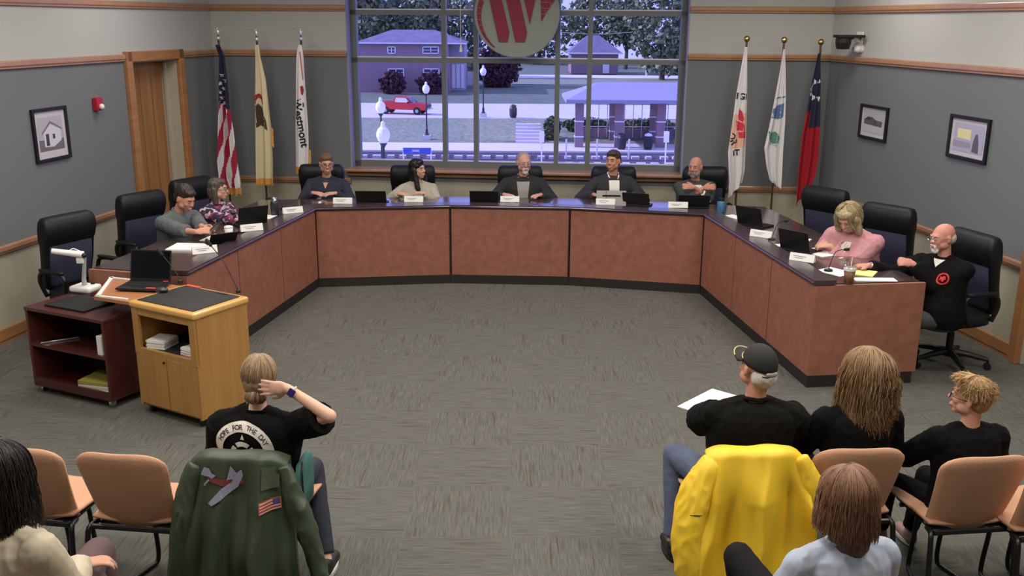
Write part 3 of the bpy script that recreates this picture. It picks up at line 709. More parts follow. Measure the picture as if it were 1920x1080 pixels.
def p2(t, w_, h):
    a, b = w_ * .42, h * .40
    art(t, [A('sky2', (172, 172, 178)), A('paleground', (186, 184, 190)), A('wood', (92, 88, 90)), A('darkwood', (60, 58, 60))],
        [(0, [(-a, -b * .9), (a, -b * .9), (a, b), (-a, b)]), (1, [(-a, -b * .9), (a, -b * .9), (a, -b * .25), (-a, -b * .2)]),
         (2, [(-a * .9, -b * .2), (a * .8, -b * .3), (a * .85, b * .2), (a * .2, b * .25), (-a * .2, b * .5), (-a * .9, b * .2)]),
         (3, [(-a * .95, b * .15), (-a * .5, b * .5), (-a * .1, b * .3), (-a * .3, b * .2)]), (3, [(a * .1, -b * .25), (a * .2, -b * .25), (a * .2, b * .2), (a * .1, b * .2)])])
def p3(t, w_, h):
    a, b = w_ * .42, h * .38
    art(t, [A('blue', (170, 168, 196)), A('yellow', (220, 212, 164)), A('grey', (150, 146, 168)), A('figure', (96, 88, 108))],
        [(0, [(-a, -b), (a, -b), (a, b), (-a, b)]), (1, [(-a * .75, -b * .05), (a * .15, -b * .1), (a * .15, b * .62), (-a * .75, b * .62)]), (2, [(-a, -b * .7), (a * .2, -b * .7), (a * .2, -b * .3), (-a, -b * .25)]),
         (3, [(a * .3, -b * .9), (a * .75, -b * .95), (a * .7, -b * .1), (a * .6, b * .4), (a * .45, b * .35), (a * .35, -b * .2)])])
picture(onleft, ((54, 206), (131, 294)), mL, 'black-framed picture of a small white house on the left wall', p1)
picture(onright, ((1618, 194), (1662, 268)), mR, 'black-framed picture of a dark wooden building, left one on the right wall', p2)
picture(onright, ((1787, 213), (1850, 309)), mR, 'black-framed picture with a yellow field, right one on the right wall', p3)
u, z = onleft(178, 195); p = mL @ Vector((u, 0, z)); aL = math.atan2(dL.y, dL.x); aR = math.atan2(-dR.y, -dR.x); aW = math.atan2(mW[1][0], mW[0][0])
t = thing('fire_alarm', 'small red fire alarm strobe on the left wall beside the door', 'fire alarm', p, aL)
obj('housing', box(B(), (0, -.03, 0), (.1, .06, .13), bev=.01), M['red'], t); obj('strobe', ell(B(), (0, -.075, -.025), (.03, .025, .03)), M['white'], t)
u, z = onleft(259, 333); p = mL @ Vector((u - .02, 0, z)); t = thing('card_reader', 'small dark card reader on the left wall beside the door casing', 'card reader', p, aL)
obj('reader_body', box(B(), (0, -.02, 0), (.06, .04, .17), bev=.008), M['blackm'], t); obj('reader_window', box(B(), (0, -.042, .03), (.03, .004, .04)), M['screen'], t)
p = Z(1914, 432, 1.33); u_ = (V2(RT) - V2(RB0)).normalized()
q = RB0 + u_ * .1; t = thing('wall_box', 'small dark box on the wall at the right edge', 'wall box', (q.x, q.y - .001, 1.38), math.atan2(u_.y, u_.x))
obj('box_body', box(B(), (0, -.03, 0), (.1, .06, .17), bev=.008), M['blackm'], t); obj('box_cover', box(B(), (0, -.062, 0), (.07, .006, .13)), M['black'], t)
# cameras in the right corner
u, z = onback(1588, 84, 0); CYY = onwall(1600, 80, CR, RB0).y - .25; p = Y(1582, 70, CYY)
t = thing('ceiling_camera', 'black security camera on a white wall bracket in the right corner', 'camera', (p.x, CYY, p.z))
obj('camera_body', loft(B(), [(-.13, .02, .03, 0, 0), (-.125, .07, .07, 0, 0), (-.06, .085, .085, 0, 0), (0, .085, .085, 0, 0)], 16), M['black'], t)
obj('camera_hood', box(B(), (.06, 0, .012), (.3, .2, .03), bev=.01), M['blackm'], t)
e = onwall(1612, 68, CR, RB0); obj('bracket', tube(B(), [(.1, 0, .0), (e.x - p.x - .01, (e.y - CYY) * .6, -.04)], .028, 8), M['white'], t)
obj('back_plate', box(B(), (e.x - p.x - .012, (e.y - CYY) * .6, -.02), (.02, .12, .16), rot=RZ(aR + pi / 2)), M['white'], t)
e = onwall(1616, 91, CR, RB0); t = thing('dome_camera', 'small white round camera below the black security camera', 'camera', (e.x, e.y, e.z), aR)
obj('dome_base', lathe(B(), [(.05, 0), (.05, .02)], rot=RX(pi / 2)), M['white'], t); obj('dome', ell(B(), (0, -.045, 0), .05), M['white'], t); obj('lens', ell(B(), (-.03, -.075, 0), (.02, .018, .02)), M['black'], t)
# round sign in front of the window
def emblem():
    y0 = 12.0; c = Y(969.5, 26, y0); r = abs(Y(1050, 26, y0).x - Y(889, 26, y0).x) / 2; k = r / 80.5
    t = thing('round_sign', 'large round grey sign with a red W and brick pattern hanging before the window', 'sign', (c.x, y0, c.z), 0)
    bm = B(); lathe(bm, [(r - .01, -.03), (r, -.02), (r, .02), (r - .01, .03)], seg=64, rot=RX(pi / 2)); obj('disc', bm, mat('sign_grey', (134, 138, 132), .7), t)
    def P(pts): return [((x - 969.5) * k, (26 - y) * k) for x, y in [(880 + a / 9, b / 9) for a, b in pts]]
    def slabp(name, pts, m, th=.012):
        bm = B(); a = [bm.verts.new((x, -.03, z)) for x, z in pts]; b = [bm.verts.new((x, -.03 - th, z)) for x, z in pts]; n = len(pts)
        bm.faces.new(a); bm.faces.new(b[::-1])
        for i in range(n): bm.faces.new((a[i], b[i], b[(i + 1) % n], a[(i + 1) % n]))
        return obj(name, bm, m, t)
    rd = mat('sign_red', (124, 30, 50), .7); br = mat('sign_brick', (122, 42, 54), .8); mo = mat('sign_mortar', (160, 104, 104), .8)
    for pts in ([(255, -260), (470, -260), (545, 0), (680, 540), (650, 690), (500, 690), (340, 0)], [(560, -260), (770, -260), (850, 0), (975, 530), (940, 690), (780, 690), (620, 0)], [(850, -260), (1180, -260), (1110, 0), (1020, 400), (920, 0)]):
        slabp('letter_stroke', P(pts), rd, .02)
    slabp('brick_wedge', P([(1200, -300), (1440, -300), (1440, 0), (1300, 200), (1215, 360), (1200, 0)]), br)
    cres = [(120 + 520 * 0, -200)]; outer = []; inner = []
    for i in range(15):
        a = pi - .35 + (pi * .42) * i / 14
        outer.append((cos(a) * r * .93, sin(a) * r * .93)); w_ = .115 * (1 - i / 15) ** .6; inner.append((cos(a) * r * (.93 - w_), sin(a) * r * (.93 - w_)))
    slabp('brick_crescent', outer + inner[::-1], br)
    bm = B()
    for yb in range(-240, 560, 95):
        pt = P([(150, yb), (1200, yb), (1420, yb)]); zz = pt[0][1]; ro = sqrt(max(0, (r * .93) ** 2 - zz * zz)); ri = sqrt(max(0, (r * .83) ** 2 - zz * zz)); box(bm, (-(ro + ri) / 2, -.043, zz), (max(.02, (ro - ri) * .9), .004, .006))
        if yb < 250: box(bm, ((pt[1][0] + pt[2][0]) / 2 - max(0, yb) * k / 9 * .25, -.043, zz), ((pt[2][0] - pt[1][0]) * (1 - max(0, yb) / 400), .004, .006)); box(bm, (pt[1][0] + .06 * (1 + (yb // 95) % 2), -.043, zz + .035), (.005, .004, .06))
    obj('mortar_lines', bm, mo, t)
    bm = B()
    for s in (-.3, .3): tube(bm, [(s, 0, sqrt(r * r - .09) - .02), (s, 0, 3.5 - c.z + .24)], .008, 6)
    obj('hanging_rods', bm, M['steel'], t)
emblem()
a = Y(862, 0, 12.2); b = Y(864, 88, 12.2); t = thing('blind_cord', 'thin white blind cord with a pull handle hanging before the window', 'cord', (b.x, 12.2, b.z))
obj('cord', tube(B(), [(0, 0, 0), (a.x - b.x, 0, 3.45 - b.z)], .004, 5), M['white'], t); obj('pull_handle', lathe(B(), [(.008, .03), (.02, -.05), (.02, -.06)], seg=8), M['white'], t)

# ------------------------------------------------------------------ flags
def flag(pole_px, yd, top_kind, outline, label, colour, mats, folds=5, amp=.035, fringe=None, deco=None, polem='brass', seed=0, lay=0):
    x0, y0 = pole_px; c = Y(x0, y0, yd)
    pt = thing('flag_pole', 'pole of the ' + label.split(',')[0], 'flag pole', (c.x, yd, 0))
    zt = c.z; pm = M['brass'] if top_kind == 'ball' else mat('dark_pole', (60, 48, 36), .4)
    if top_kind == 'ball':
        obj('pole', tube(B(), [(0, 0, 0), (0, 0, zt)], .0125, 10), mat('bronze_pole', (110, 88, 52), .35, metal=.7), pt); obj('ball_finial', ell(B(), (0, 0, zt + .03), .036, seg=20), M['brass'], pt)
    else:
        obj('pole', tube(B(), [(0, 0, 0), (0, 0, zt)], .0125, 10), pm, pt); e = obj('eagle_finial', ell(B(), (0, 0, zt - .035), .026, seg=14), mat('pale_silver', (226, 226, 222), .35, metal=.6), pt)
        bm = B(); ell(bm, (0, 0, zt + .035), (.016, .018, .035)); ell(bm, (0, -.015, zt + .075), (.01, .014, .012))
        for s in (-1, 1): tube(bm, arc([(s * .005, 0, zt + .03), (s * .035, .0, zt + .065), (s * .07, .005, zt + .085), (s * .115, .01, zt + .072)], 4), [.009, .011, .012, .012, .012, .012, .011, .01, .009, .008, .006, .005, .003][:13], 6, flat=.5)
        obj('eagle_wings', bm, mat('pale_silver', (226, 226, 222), .35, metal=.6), e)
    obj('pole_base', lathe(B(), [(.13, 0), (.13, .02), (.05, .06), (.03, .2), (.013, .21)], seg=20), pm, pt)
    nu, nv = 44, 110; ys = [o[0] for o in outline]
    def at(v):
        y = ys[0] + (ys[-1] - ys[0]) * v
        for i in range(len(ys) - 1):
            if ys[i] <= y <= ys[i + 1] + 1e-6:
                f = (y - ys[i]) / (ys[i + 1] - ys[i]); a, b = outline[i], outline[i + 1]; return y, a[1] + (b[1] - a[1]) * f, a[2] + (b[2] - a[2]) * f
    vs = []; fs = []; mi = []
    skew = outline[0][3] if len(outline[0]) > 3 else 0
    for j in range(nv + 1):
        v = j / nv; y, xl, xr = at(v); A_ = amp * min(1, .25 + v * 1.6)
        for i in range(nu + 1):
            u = i / nu; x = xl + (xr - xl) * (u + .035 * sin(u * folds * 2 * pi + seed) * min(1, 4 * u * (1 - u)))
            yy = y + skew * (u - .5) * v ** 3
            p = Y(x, yy, yd); fold = sin(u * folds * 2 * pi + v * 1.7 + seed) * A_ + sin(u * (folds * .5) * 2 * pi + seed * 2 + v) * A_ * .5
            vs.append(Vector((p.x - c.x, -.03 - A_ * 1.5 + fold, p.z)))
    for j in range(nv):
        for i in range(nu):
            k = j * (nu + 1) + i; fs.append((k, k + 1, k + nu + 2, k + nu + 1)); mi.append(colour((i + .5) / nu, (j + .5) / nv))
    o = obj('flag', (vs, [], fs), mats, None, smooth=True); o.location = (c.x, yd, 0)
    for p, q in zip(o.data.polygons, mi): p.material_index = q
    s = o.modifiers.new('thickness', 'SOLIDIFY'); s.thickness = .004; s.offset = 1
    tag(o, label, 'flag')
    bv = BVHTree.FromPolygons(vs, fs)
    if fringe:
        for seg_, (j0, j1, side) in enumerate(fringe):
            fv = []; ff = []
            rng = range(nu + 1) if side == 'b' else range(int(j0 * nv), int(j1 * nv) + 1)
            for n_, q in enumerate(rng):
                p = vs[nv * (nu + 1) + q] if side == 'b' else vs[q * (nu + 1) + (nu if side == 'r' else 0)]
                dn = Vector((random.uniform(-.006, .006), random.uniform(-.004, .004), -.07 + random.uniform(-.012, .012))) if side == 'b' else Vector(((.028 if side == 'r' else -.028), random.uniform(-.004, .004), -.012))
                fv += [p + Vector((0, -.004, .012)), p + dn + Vector((0, -.004, 0))]
                if n_: k = 2 * n_; ff.append((k - 2, k - 1, k + 1, k))
            g = obj('gold_fringe', (fv, [], ff), M['gold'], o); s = g.modifiers.new('thickness', 'SOLIDIFY'); s.thickness = .008
    if deco: deco(o, bv, c, yd)
    return o
def shot(px, py, yd, c, rot=0, sx=1, sy=1):
    p = Y(px, py, yd); return T((p.x - c.x, -.6, p.z)) @ RX(pi / 2) @ RZ(rot) @ Matrix.Diagonal((sx, sy, 1, 1))
PX = 12.0 / 1800
def star(cx, cy, r, n=5, a0=pi / 2, inner=.42):
    return [(cx + (r if i % 2 == 0 else r * inner) * cos(a0 + i * pi / n), cy + (r if i % 2 == 0 else r * inner) * sin(a0 + i * pi / n)) for i in range(2 * n)]
FM = dict(navy=mat('flag_navy', (38, 36, 62), .85), red=mat('flag_red', (166, 32, 62), .85), white=mat('flag_white', (220, 216, 218), .85), cream=mat('flag_cream', (216, 204, 170), .85, var=.5, vscale=5, c2=(204, 190, 152)),
          pink=mat('flag_pink', (196, 96, 92), .85), ink=mat('flag_ink', (36, 32, 36), .85), brown=mat('flag_brown', (70, 56, 44), .85), maroon=mat('flag_maroon', (150, 40, 52), .85), teal=mat('flag_teal', (92, 142, 128), .85), blue=mat('flag_blue', (92, 116, 158), .85), crim=mat('flag_crimson', (158, 18, 34), .85), peach=mat('flag_peach', (228, 178, 150), .85))
# US
def us_col(u, v): return 0 if v < .39 + .06 * u else (1 if int((u * 1.0 + v * 1.55) * 4.4) % 2 else 2)
def us_deco(o, bv, c, yd):
    for x, y in ((419, 140), (417, 156), (422, 166), (416, 172), (420, 182), (424, 193), (414, 190), (425, 150)): decal('star', flatpoly(star(0, 0, .03)), shot(x, y, yd, c), bv, FM['white'], o)
flag((409, 66), 11.95, 'eagle', [(84, 405, 414), (105, 412, 423), (150, 412, 429), (200, 413, 433), (240, 411, 440), (300, 409, 447), (335, 413, 453), (352, 424, 455)], 'United States flag with gold fringe, nearest to the door', us_col, [FM['navy'], FM['red'], FM['white']], 3, .04, [(0, 1, 'b')], us_deco, seed=1)
# Illinois
def il_deco(o, bv, c, yd):
    k = PX; body = [(-7, 18), (-2, 22), (4, 14), (8, 2), (11, -12), (12, -27), (4, -20), (-1, -18), (-7, -22), (-8, -4)]
    decal('eagle_print', flatpoly([(x * k, y * k) for x, y in body]), shot(490, 216, yd, c), bv, FM['brown'], o)
    decal('scroll_print', flatpoly([(x * k, y * k) for x, y in ((-8, 2), (-7, 12), (0, 15), (6, 8), (7, -4), (4, -3), (2, 5), (-2, 8), (-5, 2), (-7, -6))]), shot(489, 190, yd, c), bv, FM['maroon'], o, off=.005)
flag((481, 68), 11.95, 'eagle', [(84, 479, 486), (105, 480, 489), (150, 480, 500), (200, 480, 506), (240, 481, 511), (300, 482, 514), (335, 483, 514)], 'cream state flag with a brown eagle and gold fringe', lambda u, v: 0, [FM['cream']], 2, .022, [(0, 1, 'b'), (.62, .76, 'r')], il_deco, seed=2.2)
# Westmont
def we_deco(o, bv, c, yd):
    v, f = text_mesh('Westmont', 20 * PX, bold=.004); decal('lettering', (v, f), shot(559, 231, yd, c, rot=-pi / 2 + .13), bv, FM['ink'], o, cut=.03)
    decal('ribbon_stripe', flatpoly([(x * PX, y * PX) for x, y in ((-1, 26), (1, 26), (4, -24), (2, -24))]), shot(565, 124, yd, c), bv, FM['pink'], o)
    decal('small_mark', flatpoly([(x * PX, y * PX) for x, y in ((-2, 8), (2, 10), (4, 2), (2, -8), (-1, -6))]), shot(567, 170, yd, c), bv, FM['maroon'], o)
    decal('small_mark', flatpoly([(x * PX, y * PX) for x, y in ((-1, 4), (1, 4), (1, -4), (-1, -4))]), shot(570, 196, yd, c), bv, FM['ink'], o)
flag((564, 67), 11.95, 'eagle', [(84, 560, 567), (105, 557, 570), (150, 556, 573), (200, 556, 577), (240, 555, 580), (300, 556, 581), (313, 556, 580)], 'white town flag with dark vertical lettering, third from the door', lambda u, v: 0, [FM['white']], 1.5, .014, [(0, 1, 'b'), (.86, 1, 'r')], we_deco, seed=.7)
# right hand flags
def r1(o, bv, c, yd):
    k = PX
    for tx, x, y, r in (('IGH', 1392, 186, -.1), ('OR', 1367, 261, -1.2), ('IT', 1378, 290, .1)): decal('lettering', text_mesh(tx, 15 * k, bold=.003), shot(x, y, yd, c, rot=r), bv, FM['ink'], o, cut=.03)
    for pts in (((-4, 26), (2, 20), (6, 6), (4, 2), (-6, 8)), ((-8, 4), (6, 0), (9, -14), (-7, -12)), ((-2, -16), (10, -14), (11, -26), (-1, -26))): decal('emblem_print', flatpoly([(x * k, y * k) for x, y in pts]), shot(1386, 230, yd, c), bv, mat('flag_rose', (206, 56, 78), .85), o)
    decal('emblem_glow', flatpoly([(x * k, y * k) for x, y in ((-12, 22), (12, 26), (14, -34), (-13, -38))]), shot(1383, 238, yd, c), bv, FM['peach'], o, off=.0015)
flag((1400, 78), 11.45, 'ball', [(88, 1396, 1400, -30), (130, 1388, 1400), (180, 1379, 1400), (230, 1372, 1399), (280, 1364, 1397), (330, 1366, 1395), (356, 1364, 1390, -16)], 'white flag with a red emblem, leftmost of the three right flags', lambda u, v: 0, [FM['white']], 2, .02, None, r1, seed=.3)
def r2(o, bv, c, yd):
    k = PX
    decal('emblem_print', flatpoly([(x * k, y * k) for x, y in ((-14, -8), (-10, 6), (0, 14), (12, 18), (12, -6), (4, -10), (-4, -8))]), shot(1454, 212, yd, c), bv, FM['blue'], o)
    decal('emblem_print', flatpoly([(x * k, y * k) for x, y in ((-12, 6), (-6, 2), (2, 4), (10, -6), (8, -16), (-2, -18), (-10, -8))]), shot(1450, 250, yd, c), bv, FM['teal'], o)
    decal('lettering', text_mesh('STA', 8 * k), shot(1446, 272, yd, c, rot=-.5), bv, FM['teal'], o, cut=.04)
    decal('band_print', flatpoly([(x * k, y * k) for x, y in ((-14, 0), (0, 8), (16, 10), (16, 8), (0, 5), (-12, -2))]), shot(1455, 190, yd, c), bv, FM['teal'], o)
flag((1470, 80), 11.45, 'ball', [(92, 1467, 1470, 18), (130, 1461, 1471), (180, 1451, 1471), (230, 1441, 1469), (280, 1430, 1465), (318, 1434, 1463), (345, 1440, 1461, 16)], 'white flag with a blue and green emblem, middle of the right flags', lambda u, v: 0, [FM['white']], 2, .02, None, r2, seed=1.9)
def r3(o, bv, c, yd):
    k = PX; d = []
    for i in range(7):
        a = radians(80 + i * 33); q = 20; x, y = cos(a) * q, sin(a) * q * 1.05; px_, py_ = -sin(a) * 4.2, cos(a) * 4.2
        d.append([(x * .55 + px_, y * .55 + py_), (x * 1.0, y * 1.0), (x * .55 - px_, y * .55 - py_)])
    decal('sun_rays', flatpoly(*[[(x * k, y * k) for x, y in t_] for t_ in d]), shot(1531, 168, yd, c), bv, FM['white'], o)
def tw(u, v): return 0 if v < (.40 if u < .35 else .52) else 1
flag((1539, 84), 11.45, 'ball', [(100, 1532, 1536, -34), (150, 1520, 1536), (200, 1510, 1535), (250, 1500, 1533), (300, 1494, 1530), (340, 1491, 1524), (368, 1489, 1514, -14)], 'red flag with navy field and white sun rays, beside the corner', tw, [FM['navy'], FM['crim']], 2, .025, None, r3, seed=2.7)
# ------------------------------------------------------------------ executive chairs
def exec_chair():
    t = thing('office_chair', 'x', 'chair')
    bm = B(); tilt = RX(radians(-11)); R0 = T((0, -.22, .50))
    # bolstered back shell
    loft(bm, [(.0, .2, .05, 0, 0), (.03, .235, .06, 0, 0), (.25, .255, .055, 0, .01), (.42, .262, .055, 0, 0), (.46, .268, .075, 0, -.002), (.56, .272, .085, 0, .0), (.62, .265, .078, 0, -.008), (.655, .25, .055, 0, -.014), (.67, .22, .02, 0, -.018)], 32, mtx=R0 @ tilt, pw=.45)
    obj('backrest', bm, M['leather'], t, smooth=True)
    bm = B(); loft(bm, [(.03, .18, .02, 0, .048), (.07, .21, .025, 0, .05), (.25, .22, .025, 0, .052), (.42, .215, .02, 0, .048), (.43, .17, .008, 0, .045)], 24, mtx=R0 @ tilt, pw=.5)
    obj('back_cushion', bm, M['navyfab'], t, smooth=True)
    bm = B(); loft(bm, [(.40, .22, .2, 0, .03), (.42, .255, .25, 0, .03), (.47, .262, .26, 0, .03), (.505, .25, .25, 0, .03), (.515, .2, .2, 0, .03)], 28, pw=.55); obj('seat', bm, M['leather'], t, smooth=True)
    for s in (-1, 1):
        q = obj('armrest', tube(B(), arc([(s * .25, -.16, .46), (s * .3, -.16, .6), (s * .305, -.12, .69), (s * .305, .02, .71), (s * .305, .14, .69), (s * .3, .17, .62), (s * .255, .08, .45)], 4), .019, 8), M['black'], t, smooth=True)
        bm = B(); loft(bm, [(.70, .025, .14, 0, 0), (.71, .034, .155, 0, 0), (.725, .03, .15, 0, 0)], 16, mtx=T((s * .305, .01, 0)), pw=.7); obj('arm_pad', bm, M['leather'], q, smooth=True)
    obj('gas_column', lathe(B(), [(.03, .12), (.03, .3), (.022, .3), (.022, .41)], seg=14), M['black'], t)
    bm = B(); box(bm, (0, 0, .4), (.2, .26, .03), bev=.01); tube(bm, [(.08, 0, .4), (.3, .02, .40)], .008, 6); obj('tilt_mechanism', bm, M['black'], t)
    bm = B(); lathe(bm, [(.05, .09), (.05, .15), (.03, .16)], seg=14)
    for k in range(5):
        a = 2 * pi * k / 5 + .3; tube(bm, [(0, 0, .13), (cos(a) * .16, sin(a) * .16, .115), (cos(a) * .31, sin(a) * .31, .085)], [.032, .026, .018], 8)
    base = obj('star_base', bm, M['black'], t)
    for k in range(5):
        a = 2 * pi * k / 5 + .3; bm = B()
        for s in (-1, 1): lathe(bm, [(.028, -.01), (.03, 0), (.028, .01)], (cos(a) * .31 - sin(a) * .016 * s, sin(a) * .31 + cos(a) * .016 * s, .03), 12, rot=RZ(a) @ RX(pi / 2))
        tube(bm, [(cos(a) * .31, sin(a) * .31, .03), (cos(a) * .31, sin(a) * .31, .085)], .01, 6); obj('caster', bm, M['black'], base)
    reg(t); return t
ec = exec_chair(); first_ec = [True]
def put_ec(x, y, rz, label, s=1.0):
    o = ec if first_ec[0] else copy_tree(ec); first_ec[0] = False
    o.location = (x, y, 0); o.rotation_euler = (0, 0, rz); o.scale = (s, s, s); o['label'] = label; o['group'] = 'high-backed office chairs behind the dais'; return o
CY = 11.68
for (pxx, lab, a) in ((609, 'high-backed black office chair behind the man in the navy shirt', 0), (778, 'high-backed black office chair behind the dark-haired woman', .05),
                   (975, 'high-backed black office chair behind the man with the white goatee', 0), (1147, 'high-backed black office chair behind the man in the jacket and white shirt', 0), (1314, 'high-backed black office chair behind the bald man with grey beard', -.1)):
    p = Y(pxx, 330, CY); put_ec(p.x, CY - .31, pi + a, lab, 1.0)
for x, y, a, lab in ((-3.85, 8.30, -118, 'empty high-backed office chair at the open end of the left wing'), (-3.62, 9.42, -122, 'high-backed office chair behind the man in the grey shirt'),
                    (-3.42, 10.35, -122, 'high-backed office chair behind the woman in the floral blouse'), (3.2, 9.92, 128, 'empty high-backed navy office chair between the flags and the woman in pink'),
                    (3.50, 8.95, 128, 'high-backed navy office chair behind the woman in pink'), (3.74, 7.78, 106, 'high-backed office chair the bald man in black sits on')):
    put_ec(x, y, radians(a), lab, 1.0)
# ------------------------------------------------------------------ audience chairs
def aud_chair():
    t = thing('stacking_chair', 'x', 'chair'); W_ = .225
    # curved backrest pad: grid wrapped, thickened
    def pad(fn, nu=18, nv=14, th=.032):
        bm = B(); F = [[bm.verts.new(fn(i / nu, j / nv, 0)) for i in range(nu + 1)] for j in range(nv + 1)]; G = [[bm.verts.new(fn(i / nu, j / nv, 1)) for i in range(nu + 1)] for j in range(nv + 1)]
        for j in range(nv):
            for i in range(nu): bm.faces.new((F[j][i], F[j][i + 1], F[j + 1][i + 1], F[j + 1][i])); bm.faces.new((G[j][i], G[j + 1][i], G[j + 1][i + 1], G[j][i + 1]))
        for j in range(nv): bm.faces.new((F[j][0], F[j + 1][0], G[j + 1][0], G[j][0])); bm.faces.new((F[j][nu], G[j][nu], G[j + 1][nu], F[j + 1][nu]))
        for i in range(nu): bm.faces.new((F[0][i], G[0][i], G[0][i + 1], F[0][i + 1])); bm.faces.new((F[nv][i], F[nv][i + 1], G[nv][i + 1], G[nv][i]))
        return bm
    def backfn(u, v, s):
        a = 2 * u - 1; w_ = W_ * (.88 + .16 * v) ; k = v - .80
        rnd = 1 - (max(0, k) / .20) ** 3 * .16; top = -.035 * abs(a) ** 4 * (v ** 3)
        e = min(1, 5 * min(u, 1 - u)) ** .5 * min(1, 6 * min(v, 1 - v)) ** .5
        x = a * w_ * rnd; z = .43 + .43 * v + top + .015 * (1 - a * a) * (0 if v > .5 else -1) * (1 - 2 * v if v < .5 else 0)
        y = -.20 - .075 * v + .045 * a * a + .03 * max(0, v - .8) * -1 + .05 * (1 - v) ** 2
        return (x, y + (.017 if s else -.017) * (.35 + .65 * e), z)
    obj('backrest', pad(backfn), M['orange'], t, smooth=True)
    def seatfn(u, v, s):
        a = 2 * u - 1; w_ = W_ * (.93 + .12 * v); e = min(1, 5 * min(u, 1 - u)) ** .5 * min(1, 6 * min(v, 1 - v)) ** .5
        return (a * w_, -.17 + .43 * v, .445 + .02 * a * a - .035 * max(0, v - .75) + (.02 if s else -.02) * (.35 + .65 * e))
    obj('seat', pad(seatfn), M['orange'], t, smooth=True)
    for s in (-1, 1):
        obj('rear_leg', tube(B(), arc([(s * .2, -.14, .425), (s * .212, -.195, .425), (s * .22, -.22, .36), (s * .225, -.26, .012)], 3), .0135, 8), M['tube'], t, smooth=True)
        obj('front_leg', tube(B(), arc([(s * .075, -.02, .415), (s * .075, .13, .36), (s * .075, .16, .2), (s * .08, .17, .04), (s * .1, .12, .014), (s * .17, -.12, .014), (s * .215, -.255, .014)], 4), .0125, 8), M['tube'], t, smooth=True)
    obj('cross_bar', tube(B(), [(-.2, -.195, .425), (.2, -.195, .425)], .014, 8), M['tube'], t); obj('cross_bar', tube(B(), [(-.2, .12, .41), (.2, .12, .41)], .012, 8), M['tube'], t)
    obj('seat_shell', box(B(), (0, .02, .42), (.38, .34, .016), bev=.006), M['black'], t)
    reg(t); return t
ac = aud_chair(); first_ac = [True]
def put_ac(x, y, rz, label, s=1.0, group='orange upholstered audience chairs'):
    o = ac if first_ac[0] else copy_tree(ac); first_ac[0] = False
    o.location = (x, y, 0); o.rotation_euler = (0, 0, rz); o.scale = (s, s, s); o['label'] = label; o['group'] = group; return o
# ------------------------------------------------------------------ things on the dais
angL = math.atan2((fL - fLE).y, (fL - fLE).x); angR = math.atan2((fRE - fR).y, (fRE - fR).x)
def wing(px):
    """direction a thing on the dais faces the floor with"""
    return angL if px < 590 else angR if px > 1330 else -.03 if px < 1065 else -.09 if px > 1066 else 0
LN = mat('grey_print_lines', (150, 148, 144), .8)
def nameplate(px, py, lab, extra=0):
    p = Z(px, py, LT); t = thing('name_plate', lab, 'name plate', (p.x, p.y, LT), (wing(px) if 590 < px < 1330 else .50 if px < 590 else -.62) + extra, 'white name plates on the ledge')
    bm = B(); a = [bm.verts.new(v) for v in ((-.105, -.025, 0), (.105, -.025, 0), (.105, -.004, .062), (-.105, -.004, .062), (.105, .03, 0), (-.105, .03, 0), (.105, .004, .062), (-.105, .004, .062))]
    for f in ((0, 1, 2, 3), (3, 2, 6, 7), (7, 6, 4, 5), (0, 5, 4, 1), (1, 4, 6, 2), (0, 3, 7, 5)): bm.faces.new([a[i] for i in f])
    obj('folded_card', bm, M['white'], t)
    bm = B(); sl_ = RX(-math.atan2(.021, .062))
    for zz, wd in ((.04, .11), (.026, .07)): box(bm, (-.03 + wd * .1, -.0265 + zz * .34, zz), (wd, .001, .005), rot=sl_)
    obj('printed_line', bm, LN, t)
for a in ((643, 381, 'white name plate before the man in the navy shirt'), (776, 378, 'white name plate before the dark-haired woman'), (956, 378, 'white name plate before the man with the white goatee'),
          (1135, 383, 'white name plate before the man in the white shirt'), (1271, 389, 'white name plate before the bald man with grey beard'), (549, 399, 'white name plate at the left corner, beside the dark bottle'),
          (472, 432, 'white name plate before the woman in the floral blouse'), (384, 474, 'white name plate before the man in the grey shirt'), (1427, 444, 'white name plate at the empty navy chair on the right wing'), (1504, 489, 'white name plate before the woman in pink')):
    nameplate(*a)
def laptop(p, rz, lab, w_=.32, d=.22, op=100, m='black', logo=False, big=False):
    """lid towards -y, keyboard towards +y"""
    t = thing('laptop', lab, 'laptop', p, rz); mm = M[m]
    obj('base', box(B(), (0, d / 2, .009), (w_, d, .016), bev=.004), mm, t); bm = B()
    for r_ in range(5):
        for c_ in range(12): box(bm, (-w_ * .42 + w_ * .84 * (c_ + .5) / 12, d * .28 + r_ * .021, .0185), (w_ * .06, .017, .002))
    obj('keyboard', bm, M['blackm'], t)
    R = T((0, .004, .016)) @ RX(radians(90 - op) * -1)
    bm = B(); box(bm, (0, 0, d / 2), (w_, .008, d), bev=.003); bmesh.ops.transform(bm, matrix=R, verts=bm.verts); lid = obj('lid', bm, mm, t)
    bm = B(); box(bm, (0, .005, d / 2 + .005), (w_ * .93, .002, d * .86)); bmesh.ops.transform(bm, matrix=R, verts=bm.verts); obj('screen', bm, M['screen'], lid)
    return t
ltp = [(697, 383, 'open black laptop between the navy-shirted man and the dark-haired woman', 0, .34), (908, 383, 'open black laptop left of the white-goateed man\'s name plate', .0, .32), (1193, 387, 'open black laptop right of the silver tablet', -.25, .3),
       (1300, 391, 'open black laptop before the bald man with grey beard', 0, .34), (474, 424, 'open black laptop before the woman in the floral blouse', .25, .3), (417, 461, 'open black laptop leaning back before the man in grey', .2, .3),
       (1406, 425, 'open black laptop at the empty navy chair', .12, .3), (1490, 473, 'open dark laptop before the woman in pink', .1, .3)]
